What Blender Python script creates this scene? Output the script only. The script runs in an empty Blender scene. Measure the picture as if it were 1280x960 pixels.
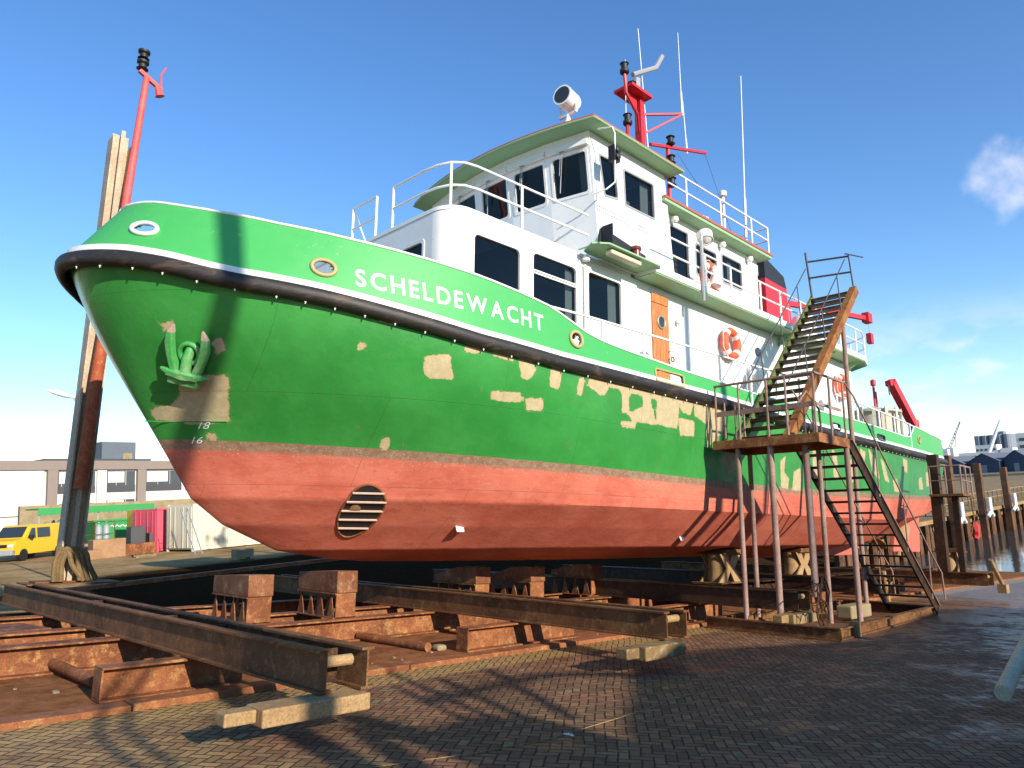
import bpy, math, random
import numpy as np
from mathutils import Vector, Matrix, geometry
random.seed(7)
SC = bpy.context.scene
COL = SC.collection
R = math.radians
THETA = R(4.75)                       # the slipway falls towards the water by this angle
W = Matrix.Rotation(THETA, 4, 'Y')    # slipway frame -> level world

# ------------------------------------------------------------------ camera
cam = bpy.data.cameras.new("camera")
camo = bpy.data.objects.new("camera", cam)
COL.objects.link(camo)
Mr = Matrix(((0.71216676, 0.14465887, 0.68694419),
             (-0.70196724, 0.13590006, 0.69912315),
             (0.00777861, -0.98010458, 0.1983293)))
r_, d_, f_ = Mr.col[0], Mr.col[1], Mr.col[2]
camm = Matrix(((r_[0], -d_[0], -f_[0], 0), (r_[1], -d_[1], -f_[1], 0), (r_[2], -d_[2], -f_[2], 0), (0, 0, 0, 1)))
camo.matrix_world = W @ camm
cam.sensor_width = 36
cam.lens = 926 / 1280 * 36
cam.clip_start = .05
cam.clip_end = 6000
SC.camera = camo

# ------------------------------------------------------------------ sky and sun
L = (W.to_3x3() @ Vector((.12, 1, -.37))).normalized()
elev = math.asin(-L.z)
rot = math.atan2(-L.x, -L.y)
wd = bpy.data.worlds.new("World")
SC.world = wd
wd.use_nodes = True
nt = wd.node_tree
for n in list(nt.nodes): nt.nodes.remove(n)
def N(nt, t, **kw):
    n = nt.nodes.new(t)
    for k, v in kw.items():
        if k.startswith('i_'):
            n.inputs[k[2:].replace('_', ' ')].default_value = v
        else: setattr(n, k, v)
    return n
out = N(nt, 'ShaderNodeOutputWorld')
bg = N(nt, 'ShaderNodeBackground'); bg.inputs['Strength'].default_value = .15
sky = N(nt, 'ShaderNodeTexSky', sky_type='NISHITA')
sky.sun_disc = False
sky.sun_elevation = elev
sky.sun_rotation = rot
sky.air_density = 1.0; sky.dust_density = 0.; sky.ozone_density = 3.0
tc = N(nt, 'ShaderNodeTexCoord')
# clouds low over the water: noise in the direction, seen only in a band above the horizon downstream
sx = N(nt, 'ShaderNodeSeparateXYZ')
nt.links.new(tc.outputs['Generated'], sx.inputs[0])
mp = N(nt, 'ShaderNodeMapping'); mp.inputs['Scale'].default_value = (5.5, 5.5, 11.0); mp.inputs['Location'].default_value = (.35, .2, .1)
nt.links.new(tc.outputs['Generated'], mp.inputs[0])
nz = N(nt, 'ShaderNodeTexNoise'); nz.inputs['Scale'].default_value = 1.6; nz.inputs['Detail'].default_value = 7; nz.inputs['Roughness'].default_value = .55
nt.links.new(mp.outputs[0], nz.inputs['Vector'])
def math_(nt, op, a, b=None, clamp=False):
    m = N(nt, 'ShaderNodeMath', operation=op); m.use_clamp = clamp
    for i, v in enumerate((a, b)):
        if v is None: continue
        if isinstance(v, (int, float)): m.inputs[i].default_value = v
        else: nt.links.new(v, m.inputs[i])
    return m.outputs[0]
def mapr(nt, v, a, b, c=0., d=1.):
    m = N(nt, 'ShaderNodeMapRange'); m.clamp = True; m.interpolation_type = 'SMOOTHSTEP'
    nt.links.new(v, m.inputs[0])
    for i, x in zip((1, 2, 3, 4), (a, b, c, d)): m.inputs[i].default_value = x
    return m.outputs[0]
dens = mapr(nt, nz.outputs[0], .44, .64)
low = mapr(nt, sx.outputs[2], .06, .22, 1., 0.)
az = mapr(nt, sx.outputs[0], .80, .93)
thr = math_(nt, 'MULTIPLY', low, az)
cl = math_(nt, 'MULTIPLY', dens, thr)
# one small bright cloud higher up at the right edge
dirc = (W.to_3x3() @ (Mr @ Vector((1262 - 640, 214 - 480, 926)))).normalized()
dp = N(nt, 'ShaderNodeVectorMath', operation='DOT_PRODUCT')
dp.inputs[1].default_value = dirc
nrm = N(nt, 'ShaderNodeVectorMath', operation='NORMALIZE')
nt.links.new(tc.outputs['Generated'], nrm.inputs[0]); nt.links.new(nrm.outputs[0], dp.inputs[0])
nz2 = N(nt, 'ShaderNodeTexNoise'); nz2.inputs['Scale'].default_value = 22; nz2.inputs['Detail'].default_value = 6
nt.links.new(tc.outputs['Generated'], nz2.inputs['Vector'])
pv = math_(nt, 'ADD', dp.outputs['Value'], math_(nt, 'MULTIPLY', math_(nt, 'SUBTRACT', nz2.outputs[0], .5), .0045))
puff = mapr(nt, pv, .9988, 1.0012)
cl2 = math_(nt, 'MAXIMUM', math_(nt, 'MULTIPLY', cl, .72), math_(nt, 'MULTIPLY', puff, .75))
mxc = N(nt, 'ShaderNodeMixRGB')
nt.links.new(cl2, mxc.inputs[0]); mxc.inputs[2].default_value = (5.6, 5.5, 6.2, 1)
hs = N(nt, 'ShaderNodeHueSaturation'); hs.inputs['Saturation'].default_value = 1.18; hs.inputs['Hue'].default_value = .506; hs.inputs['Value'].default_value = 1.18
nt.links.new(sky.outputs[0], hs.inputs['Color']); nt.links.new(hs.outputs[0], mxc.inputs[1])
nt.links.new(mxc.outputs[0], bg.inputs[0])
nt.links.new(bg.outputs[0], out.inputs[0])

sl = bpy.data.lights.new("sun", 'SUN'); sl.energy = 5.0; sl.angle = R(.53); sl.color = (1, .91, .77)
so = bpy.data.objects.new("sun", sl); COL.objects.link(so)
so.rotation_euler = (-L).to_track_quat('Z', 'Y').to_euler()
so.location = (0, -20, 30)
SC.view_settings.view_transform = 'Standard'
SC.view_settings.look = 'None'
SC.view_settings.gamma = 1
SC.view_settings.exposure = .42
SC.cycles.max_bounces = 6
SC.cycles.transparent_max_bounces = 8
SC.cycles.sample_clamp_indirect = 5

# ------------------------------------------------------------------ materials
MATS = {}
def newmat(name):
    m = bpy.data.materials.new(name); m.use_nodes = True
    nt = m.node_tree
    b = nt.nodes['Principled BSDF']
    MATS[name] = m
    return m, nt, b
def coords(nt, scale=1., kind='Object'):
    t = N(nt, 'ShaderNodeTexCoord')
    mp = N(nt, 'ShaderNodeMapping')
    s = (scale,) * 3 if isinstance(scale, (int, float)) else scale
    mp.inputs['Scale'].default_value = s
    nt.links.new(t.outputs[kind], mp.inputs[0])
    return mp.outputs[0]
def noise(nt, vec, scale, detail=5, rough=.6, dist=0.):
    n = N(nt, 'ShaderNodeTexNoise')
    n.inputs['Scale'].default_value = scale; n.inputs['Detail'].default_value = detail
    n.inputs['Roughness'].default_value = rough; n.inputs['Distortion'].default_value = dist
    nt.links.new(vec, n.inputs['Vector'])
    return n.outputs[0]
def mix(nt, f, a, b, mode='MIX'):
    m = N(nt, 'ShaderNodeMixRGB', blend_type=mode)
    for i, v in enumerate((f, a, b)):
        if isinstance(v, (int, float)): m.inputs[i].default_value = v
        elif isinstance(v, tuple): m.inputs[i].default_value = v + (1,) if len(v) == 3 else v
        else: nt.links.new(v, m.inputs[i])
    return m.outputs[0]
def bump(nt, b, h, strength=.3, dist=.01):
    bp = N(nt, 'ShaderNodeBump'); bp.inputs['Strength'].default_value = strength; bp.inputs['Distance'].default_value = dist
    nt.links.new(h, bp.inputs['Height']); nt.links.new(bp.outputs[0], b.inputs['Normal'])

def paint(name, col, rough=.35, dirt=.25, dirtcol=None, scale=1.5, metallic=0., fleck=None, bumpy=.05):
    m, nt, b = newmat(name)
    v = coords(nt)
    n1 = noise(nt, v, scale, 6, .65)
    n2 = noise(nt, v, scale * 9, 4, .7)
    dc = dirtcol or tuple(c * .55 for c in col)
    f = math_(nt, 'MULTIPLY', mapr(nt, math_(nt, 'ADD', math_(nt, 'MULTIPLY', n1, .6), math_(nt, 'MULTIPLY', n2, .4)), .42, .72), dirt)
    c = mix(nt, f, col, dc)
    if fleck:
        n3 = noise(nt, v, scale * 14, 5, .8)
        n4 = noise(nt, v, scale * .8, 3, .6)
        ff = math_(nt, 'MULTIPLY', mapr(nt, n3, .64, .70), mapr(nt, n4, .45, .62))
        c = mix(nt, ff, c, fleck)
    nt.links.new(c, b.inputs['Base Color'])
    nt.links.new(math_(nt, 'ADD', rough, math_(nt, 'MULTIPLY', n2, .2)), b.inputs['Roughness'])
    b.inputs['Metallic'].default_value = metallic
    if bumpy: bump(nt, b, n2, bumpy * 3, .004)
    return m
def wrm(c, g=.86, b=.56): return (c[0], c[1] * g, c[2] * b)
def rusty(name, dark, light, orange, rough=.8, pale=None, scale=1.):
    if name not in ('primed_rusty_tube', 'post_steel', 'pale_olive_tube'): dark, light, orange = wrm(dark), wrm(light), wrm(orange)
    if pale: pale = wrm(pale, .95, .75)
    m, nt, b = newmat(name)
    v = coords(nt)
    oi = N(nt, 'ShaderNodeObjectInfo'); av = N(nt, 'ShaderNodeVectorMath', operation='ADD'); nt.links.new(v, av.inputs[0])
    cv = N(nt, 'ShaderNodeCombineXYZ'); nt.links.new(math_(nt, 'MULTIPLY', oi.outputs['Random'], 57.), cv.inputs[0]); nt.links.new(math_(nt, 'MULTIPLY', oi.outputs['Random'], 31.), cv.inputs[2]); nt.links.new(cv.outputs[0], av.inputs[1]); v = av.outputs[0]
    n1 = noise(nt, v, 1.3 * scale, 9, .72, .3)
    n2 = noise(nt, v, 9 * scale, 6, .7)
    n3 = noise(nt, v, 60 * scale, 3, .7)
    c = mix(nt, mapr(nt, n1, .38, .62), dark, light)
    c = mix(nt, mapr(nt, n2, .5, .68), c, orange)
    if pale:
        n4 = noise(nt, v, 2.6 * scale, 7, .75, .3)
        c = mix(nt, math_(nt, 'MULTIPLY', mapr(nt, math_(nt, 'ADD', math_(nt, 'MULTIPLY', n4, .6), math_(nt, 'MULTIPLY', n2, .4)), .50, .64), .6), c, pale)
    c = mix(nt, math_(nt, 'MULTIPLY', mapr(nt, n3, .35, .7), .6), c, tuple(x * .4 for x in dark))
    c = mix(nt, math_(nt, 'MULTIPLY', oi.outputs['Random'], .25), c, light)
    nt.links.new(c, b.inputs['Base Color'])
    b.inputs['Roughness'].default_value = rough
    b.inputs['Specular IOR Level'].default_value = .3
    bump(nt, b, math_(nt, 'ADD', n2, math_(nt, 'MULTIPLY', n3, .5)), .6, .008)
    return m

def whitepaint():
    m, nt, b = newmat('white_paint')
    v = coords(nt)
    n1 = noise(nt, v, 1.4, 5, .6); st = noise(nt, coords(nt, (5., 5., .28)), 2.4, 6, .7); n2 = noise(nt, v, 14, 4, .7)
    c = mix(nt, math_(nt, 'MULTIPLY', mapr(nt, n1, .4, .7), .35), (.82, .81, .77), (.70, .67, .58))
    c = mix(nt, math_(nt, 'MULTIPLY', mapr(nt, st, .58, .74), .4), c, (.52, .38, .22))
    c = mix(nt, math_(nt, 'MULTIPLY', mapr(nt, n2, .66, .72), .5), c, (.42, .26, .14))
    nt.links.new(c, b.inputs['Base Color']); nt.links.new(math_(nt, 'ADD', .3, math_(nt, 'MULTIPLY', n2, .25)), b.inputs['Roughness'])
    bump(nt, b, math_(nt, 'ADD', math_(nt, 'MULTIPLY', n1, 2.), math_(nt, 'MULTIPLY', n2, .15)), .25, .01)
    return m
WHITE = whitepaint()
WHITE2 = paint('white_rail_paint', (.80, .79, .75), .4, .25, (.55, .42, .28), 6)
GREENUP = paint('bulwark_green_paint', (.055, .37, .085), .34, .3, (.10, .40, .12), .9, fleck=(.42, .62, .42), bumpy=.03)
LGREEN = paint('pale_green_paint', (.27, .47, .25), .45, .3, (.33, .40, .22), 2.5)
ROOFRED = paint('oxide_red_paint', (.40, .10, .06), .6, .3)
RED = paint('signal_red_paint', (.55, .02, .03), .38, .25, (.35, .02, .02), 3)
ORANGE = paint('lifebuoy_orange', (.80, .11, .04), .55, .2, (.6, .12, .08), 5)
BLACK = paint('black_paint', (.012, .012, .013), .45, .3, (.04, .04, .04), 3)
GREY = paint('grey_metal', (.32, .33, .34), .4, .3)
DARKGREY = paint('dark_grey_paint', (.055, .055, .06), .5, .3)
RUST = rusty('rusty_steel', (.09, .045, .025), (.23, .11, .055), (.30, .145, .06), pale=(.34, .24, .14))
RUSTRED = rusty('red_brown_steel', (.16, .06, .036), (.34, .14, .078), (.46, .23, .10), pale=(.52, .34, .17))
RUSTDARK = rusty('dark_rusty_steel', (.022, .014, .011), (.07, .04, .028), (.13, .06, .03), rough=.6)
RUSTPINK = rusty('primed_rusty_tube', (.26, .15, .12), (.42, .28, .23), (.34, .17, .11), pale=(.5, .38, .32))
TIMBER = rusty('weathered_timber', (.20, .14, .09), (.36, .27, .17), (.42, .32, .2), pale=(.45, .38, .28))
TIMBERRED = rusty('stained_timber', (.15, .06, .042), (.30, .14, .09), (.30, .17, .11), pale=(.5, .4, .28))
BEIGESTEEL = rusty('chalky_beige_steel', (.30, .21, .14), (.46, .34, .24), (.40, .24, .13), pale=(.5, .4, .3), scale=.7)
CONC = rusty('concrete', (.26, .23, .19), (.38, .35, .3), (.33, .28, .22), rough=.9)

def rubber():
    m, nt, b = newmat('scuffed_rubber')
    v = coords(nt, (.5, .5, 2.))
    n1 = noise(nt, v, 3, 8, .7, 1.); n2 = noise(nt, v, 22, 5, .7)
    c = mix(nt, mapr(nt, n1, .5, .72), (.022, .018, .016), (.11, .07, .05))
    c = mix(nt, mapr(nt, n2, .6, .75), c, (.10, .085, .07))
    nt.links.new(c, b.inputs['Base Color']); b.inputs['Roughness'].default_value = .55
    bump(nt, b, n2, .4, .01)
    return m
RUBBER = rubber()

def wood():
    m, nt, b = newmat('varnished_door_wood')
    v = coords(nt, (14., 14., 1.2))
    n = noise(nt, v, 3, 6, .6, .5)
    nt.links.new(mix(nt, mapr(nt, n, .35, .65), (.42, .12, .03), (.62, .24, .07)), b.inputs['Base Color'])
    b.inputs['Roughness'].default_value = .4
    return m
WOOD = wood()

def glass():
    m, nt, b = newmat('window_glass')
    nt.nodes.remove(b)
    o = nt.nodes['Material Output']
    tr = N(nt, 'ShaderNodeBsdfTransparent'); tr.inputs[0].default_value = (.34, .37, .38, 1)
    gl = N(nt, 'ShaderNodeBsdfGlossy'); gl.inputs['Roughness'].default_value = .02; gl.inputs[0].default_value = (.72, .70, .66, 1)
    fr = N(nt, 'ShaderNodeLayerWeight'); fr.inputs[0].default_value = .5
    mx = N(nt, 'ShaderNodeMixShader')
    nt.links.new(math_(nt, 'ADD', math_(nt, 'MULTIPLY', math_(nt, 'POWER', fr.outputs['Facing'], 4.), .5), .05), mx.inputs[0]); nt.links.new(tr.outputs[0], mx.inputs[1]); nt.links.new(gl.outputs[0], mx.inputs[2])
    nt.links.new(mx.outputs[0], o.inputs[0])
    return m
GLASS = glass()
DARKGLASS = paint('dark_glass', (.03, .04, .05), .06, .0, bumpy=0)
CURTAIN = paint('pale_curtain_cloth', (.62, .66, .60), .9, .25, (.45, .5, .5), 9)
INTERIOR = paint('dim_interior_lining', (.10, .095, .09), .8, .3)

def hullmat():
    m, nt, b = newmat('hull_paint')
    v = coords(nt)
    at = N(nt, 'ShaderNodeAttribute', attribute_name='patch')
    aw = N(nt, 'ShaderNodeAttribute', attribute_name='wl')
    nfine = noise(nt, v, 9, 6, .7)
    nbig = noise(nt, v, 1.1, 5, .6)
    nf2 = noise(nt, v, 34, 4, .75)
    # green topsides, slightly cloudy
    green = mix(nt, mapr(nt, nbig, .35, .7), (.028, .215, .036), (.042, .27, .05))
    vs = coords(nt, (.9, .9, .14)); nst = noise(nt, vs, 7, 5, .7)
    green = mix(nt, math_(nt, 'MULTIPLY', mapr(nt, nst, .56, .75), .25), green, (.07, .30, .07))
    # antifouling with hard scrape marks
    rv = N(nt, 'ShaderNodeMapping'); rv.inputs['Rotation'].default_value = (0, R(-35), 0); rv.inputs['Scale'].default_value = (.55, .5, 3.2); nt.links.new(v, rv.inputs[0])
    nsc = noise(nt, rv.outputs[0], 1.6, 8, .72, 1.4)
    nsc2 = noise(nt, coords(nt, (.5, .5, 2.6)), 2.2, 7, .7, .8)
    red = mix(nt, mapr(nt, nbig, .35, .65), (.50, .105, .060), (.62, .165, .10))
    red = mix(nt, math_(nt, 'MULTIPLY', mapr(nt, nsc, .52, .70), .4), red, (.64, .24, .16))
    red = mix(nt, math_(nt, 'MULTIPLY', mapr(nt, nsc2, .50, .66), .4), red, (.40, .07, .04))
    red = mix(nt, math_(nt, 'MULTIPLY', mapr(nt, math_(nt, 'ABSOLUTE', math_(nt, 'SUBTRACT', nsc, .5)), .010, .0), .3), red, (.72, .40, .30))
    red = mix(nt, math_(nt, 'MULTIPLY', mapr(nt, nfine, .58, .72), .45), red, (.25, .05, .035))
    red = mix(nt, math_(nt, 'MULTIPLY', mapr(nt, nf2, .66, .70), mapr(nt, noise(nt, v, .9, 3), .46, .6)), red, (.62, .50, .36))
    wl = math_(nt, 'ADD', aw.outputs['Fac'], math_(nt, 'MULTIPLY', math_(nt, 'SUBTRACT', nfine, .5), .04))
    bandc = mix(nt, mapr(nt, nfine, .4, .6), (.24, .13, .075), (.30, .19, .12))
    low = mapr(nt, wl, -.15, -.10)
    below = mix(nt, low, red, bandc)
    # worn, chipped belt just under the boot line
    chip = math_(nt, 'MULTIPLY', mapr(nt, nf2, .60, .66), mapr(nt, wl, -.32, -.14))
    below = mix(nt, chip, below, (.55, .42, .28))
    run = noise(nt, coords(nt, (2.2, 2.2, .10)), 3.0, 6, .7)
    green = mix(nt, math_(nt, 'MULTIPLY', mapr(nt, run, .60, .72), math_(nt, 'MULTIPLY', mapr(nt, nfine, .3, .7), .55)), green, (.22, .17, .07))
    green = mix(nt, math_(nt, 'MULTIPLY', mapr(nt, nf2, .68, .72), mapr(nt, nbig, .5, .6)), green, (.42, .36, .22))
    c = mix(nt, mapr(nt, wl, -.004, .004), below, green)
    pt = math_(nt, 'ADD', at.outputs['Fac'], math_(nt, 'MULTIPLY', math_(nt, 'SUBTRACT', noise(nt, v, 7, 8, .8), .5), .15))
    sand = mix(nt, mapr(nt, nfine, .4, .65), (.42, .34, .18), (.50, .40, .24))
    pm = math_(nt, 'MULTIPLY', mapr(nt, pt, -.004, .004, 1., 0.), mapr(nt, wl, -.06, -.04))
    halo = math_(nt, 'MULTIPLY', mapr(nt, pt, -.004, .035, 1., 0.), mapr(nt, nfine, .42, .58))
    c = mix(nt, math_(nt, 'MULTIPLY', halo, .45), c, (.16, .26, .10))
    sand = mix(nt, math_(nt, 'MULTIPLY', mapr(nt, nf2, .5, .7), .5), sand, (.30, .30, .14))
    sand = mix(nt, math_(nt, 'MULTIPLY', mapr(nt, pt, -.03, -.002), .5), sand, (.52, .30, .15))
    c = mix(nt, pm, c, sand)
    # plate seams, a thin dark line now and then
    br = N(nt, 'ShaderNodeTexBrick'); br.inputs['Scale'].default_value = 1.; br.inputs['Mortar Size'].default_value = .004; br.inputs['Brick Width'].default_value = 3.1; br.inputs['Row Height'].default_value = 1.15
    sw = N(nt, 'ShaderNodeSeparateXYZ'); cb = N(nt, 'ShaderNodeCombineXYZ'); nt.links.new(v, sw.inputs[0]); nt.links.new(sw.outputs[0], cb.inputs[0]); nt.links.new(sw.outputs[2], cb.inputs[1]); nt.links.new(cb.outputs[0], br.inputs[0])
    seam = br.outputs['Fac']
    c = mix(nt, math_(nt, 'MULTIPLY', seam, .35), c, (.02, .06, .02))
    nt.links.new(c, b.inputs['Base Color'])
    rg = mix(nt, mapr(nt, wl, -.01, .01), (.62, .62, .62), (.30, .30, .30))
    rg = mix(nt, pm, rg, (.8, .8, .8))
    nt.links.new(rg, b.inputs['Roughness'])
    h = math_(nt, 'ADD', math_(nt, 'MULTIPLY', nbig, 1.2), math_(nt, 'MULTIPLY', nfine, .12))
    h = math_(nt, 'SUBTRACT', h, math_(nt, 'MULTIPLY', seam, .15))
    bump(nt, b, h, .5, .035)
    return m
HULLM = hullmat()

def groundmat():
    m, nt, b = newmat('yard_ground')
    v = coords(nt)
    sx = N(nt, 'ShaderNodeSeparateXYZ'); nt.links.new(v, sx.inputs[0])
    n1 = noise(nt, v, .35, 7, .65); n2 = noise(nt, v, 3.5, 6, .7); n3 = noise(nt, v, 40, 4, .8); n0 = noise(nt, v, 90, 2, .6)
    grav = mix(nt, mapr(nt, n2, .35, .65), (0.260, 0.107, 0.047), (0.440, 0.194, 0.088))
    grav = mix(nt, mapr(nt, n3, .6, .75), grav, (0.550, 0.344, 0.176))
    yard = mix(nt, mapr(nt, n1, .4, .62), (0.340, 0.215, 0.094), (0.500, 0.335, 0.154))
    hull_shade = mapr(nt, math_(nt, 'ADD', sx.outputs[1], math_(nt, 'MULTIPLY', n2, .8)), 12.6, 13.4)
    grav = mix(nt, math_(nt, 'MULTIPLY', hull_shade, .93), grav, (0.022, 0.014, 0.007))  # the ship's cast shadow painted into the ground as near-black colour
    yard = mix(nt, math_(nt, 'MULTIPLY', mapr(nt, n2, .45, .7), .5), yard, (0.120, 0.077, 0.039))
    lim = math_(nt, 'ADD', math_(nt, 'MULTIPLY', mapr(nt, sx.outputs[0], 4.5, 9.5), 13.5), 19.5)  # extends the painted shadow colour further back behind the hull
    f = mapr(nt, math_(nt, 'SUBTRACT', math_(nt, 'ADD', sx.outputs[1], math_(nt, 'MULTIPLY', n1, 3.)), lim), 0., 1.5)
    yard = mix(nt, 1., yard, (1.3, 1.3, 1.3), 'MULTIPLY')
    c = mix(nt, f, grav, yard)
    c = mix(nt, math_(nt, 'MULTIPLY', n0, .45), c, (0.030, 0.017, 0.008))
    nt.links.new(c, b.inputs['Base Color']); b.inputs['Roughness'].default_value = 1.; b.inputs['Specular IOR Level'].default_value = 0.
    bump(nt, b, math_(nt, 'ADD', n3, math_(nt, 'MULTIPLY', n2, 2.)), .8, .03)
    return m
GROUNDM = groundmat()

def brickmat():
    m, nt, b = newmat('brick_paving')
    v0 = coords(nt)
    wob = N(nt, 'ShaderNodeTexNoise'); wob.inputs['Scale'].default_value = .8; wob.inputs['Detail'].default_value = 3; nt.links.new(v0, wob.inputs['Vector'])
    ad = N(nt, 'ShaderNodeVectorMath', operation='MULTIPLY_ADD'); nt.links.new(wob.outputs['Color'], ad.inputs[0]); ad.inputs[1].default_value = (.12, .12, 0); nt.links.new(v0, ad.inputs[2])
    rt = N(nt, 'ShaderNodeMapping'); rt.inputs['Rotation'].default_value = (0, 0, R(52)); s_ = 1 / .086; rt.inputs['Scale'].default_value = (s_, s_, s_); nt.links.new(ad.outputs[0], rt.inputs[0])
    sp_ = N(nt, 'ShaderNodeSeparateXYZ'); nt.links.new(rt.outputs[0], sp_.inputs[0])
    U, V = sp_.outputs[0], sp_.outputs[1]
    M = lambda op, a, b_=None: math_(nt, op, a, b_)
    I, J = M('FLOOR', U), M('FLOOR', V); fu, fv = M('SUBTRACT', U, I), M('SUBTRACT', V, J)
    D = M('FLOORED_MODULO', M('SUBTRACT', I, J), 4.)
    eq = lambda k: M('COMPARE', D, float(k))
    es = []
    for k in range(4):
        c = N(nt, 'ShaderNodeMath', operation='COMPARE'); nt.links.new(D, c.inputs[0]); c.inputs[1].default_value = float(k); c.inputs[2].default_value = .25; es.append(c.outputs[0])
    hor = M('MINIMUM', fv, M('SUBTRACT', 1., fv)); ver = M('MINIMUM', fu, M('SUBTRACT', 1., fu))
    d0 = M('MINIMUM', hor, fu); d1 = M('MINIMUM', hor, M('SUBTRACT', 1., fu)); d2 = M('MINIMUM', ver, M('SUBTRACT', 1., fv)); d3 = M('MINIMUM', ver, fv)
    dist = M('ADD', M('ADD', M('MULTIPLY', es[0], d0), M('MULTIPLY', es[1], d1)), M('ADD', M('MULTIPLY', es[2], d2), M('MULTIPLY', es[3], d3)))
    ci = M('SUBTRACT', I, es[1]); cj = M('SUBTRACT', J, es[2])
    cb = N(nt, 'ShaderNodeCombineXYZ'); nt.links.new(ci, cb.inputs[0]); nt.links.new(cj, cb.inputs[1]); nt.links.new(M('ADD', es[2], es[3]), cb.inputs[2])
    wn = N(nt, 'ShaderNodeTexWhiteNoise'); nt.links.new(cb.outputs[0], wn.inputs['Vector']); rnd = wn.outputs['Value']
    sc2 = N(nt, 'ShaderNodeSeparateColor'); nt.links.new(wn.outputs['Color'], sc2.inputs[0])
    n1 = noise(nt, v0, .7, 6, .6); n2 = noise(nt, v0, 12, 5, .7); n3 = noise(nt, v0, 70, 3, .7)
    gapw = M('ADD', .045, M('MULTIPLY', n2, .05))
    gap = mapr(nt, M('SUBTRACT', dist, gapw), -.02, .035, 1., 0.)
    sp = N(nt, 'ShaderNodeSeparateXYZ'); nt.links.new(v0, sp.inputs[0])
    c = mix(nt, rnd, (0.130, 0.067, 0.029), (0.300, 0.155, 0.066))
    c = mix(nt, mapr(nt, n1, .42, .62), c, mix(nt, rnd, (0.200, 0.086, 0.039), (0.360, 0.163, 0.077)))
    yb = M('MULTIPLY', mapr(nt, sp.outputs[1], 6.85, 7.0), mapr(nt, n1, .25, .45))
    c = mix(nt, M('MULTIPLY', yb, .6), c, (0.600, 0.387, 0.110))
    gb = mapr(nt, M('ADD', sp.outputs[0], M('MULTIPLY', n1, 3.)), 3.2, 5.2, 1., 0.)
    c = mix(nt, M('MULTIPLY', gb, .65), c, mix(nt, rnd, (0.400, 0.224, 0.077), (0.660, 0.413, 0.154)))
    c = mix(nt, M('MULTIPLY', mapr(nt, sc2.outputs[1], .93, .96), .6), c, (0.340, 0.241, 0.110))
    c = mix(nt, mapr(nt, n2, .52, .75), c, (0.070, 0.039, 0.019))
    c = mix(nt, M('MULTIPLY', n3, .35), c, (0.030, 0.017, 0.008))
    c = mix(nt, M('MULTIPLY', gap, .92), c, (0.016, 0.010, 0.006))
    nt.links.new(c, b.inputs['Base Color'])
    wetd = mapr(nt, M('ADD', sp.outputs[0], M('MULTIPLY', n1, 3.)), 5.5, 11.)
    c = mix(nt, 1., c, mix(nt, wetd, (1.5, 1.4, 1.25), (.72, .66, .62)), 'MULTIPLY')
    wet = mapr(nt, M('ADD', M('MULTIPLY', noise(nt, v0, 1.1, 6, .75), 1.2), M('ADD', M('MULTIPLY', sc2.outputs[2], .12), M('MULTIPLY', M('SUBTRACT', sp.outputs[0], 8.), .02))), .66, .86)
    nt.links.new(M('SUBTRACT', .85, M('MULTIPLY', wet, .48)), b.inputs['Roughness'])
    b.inputs['Specular IOR Level'].default_value = .4
    h = M('SUBTRACT', M('ADD', M('MULTIPLY', sc2.outputs[0], .5), M('ADD', M('MULTIPLY', n3, .15), M('MULTIPLY', n2, .35))), M('MULTIPLY', gap, 1.1))
    bump(nt, b, h, .9, .014)
    return m
BRICKM = brickmat()

def watermat():
    m, nt, b = newmat('river_water')
    v = coords(nt)
    b.inputs['Base Color'].default_value = (.05, .06, .06, 1); b.inputs['Roughness'].default_value = .06
    b.inputs['IOR'].default_value = 1.33
    bump(nt, b, noise(nt, v, 1.2, 4, .6), .25, .05)
    return m
WATERM = watermat()

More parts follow.
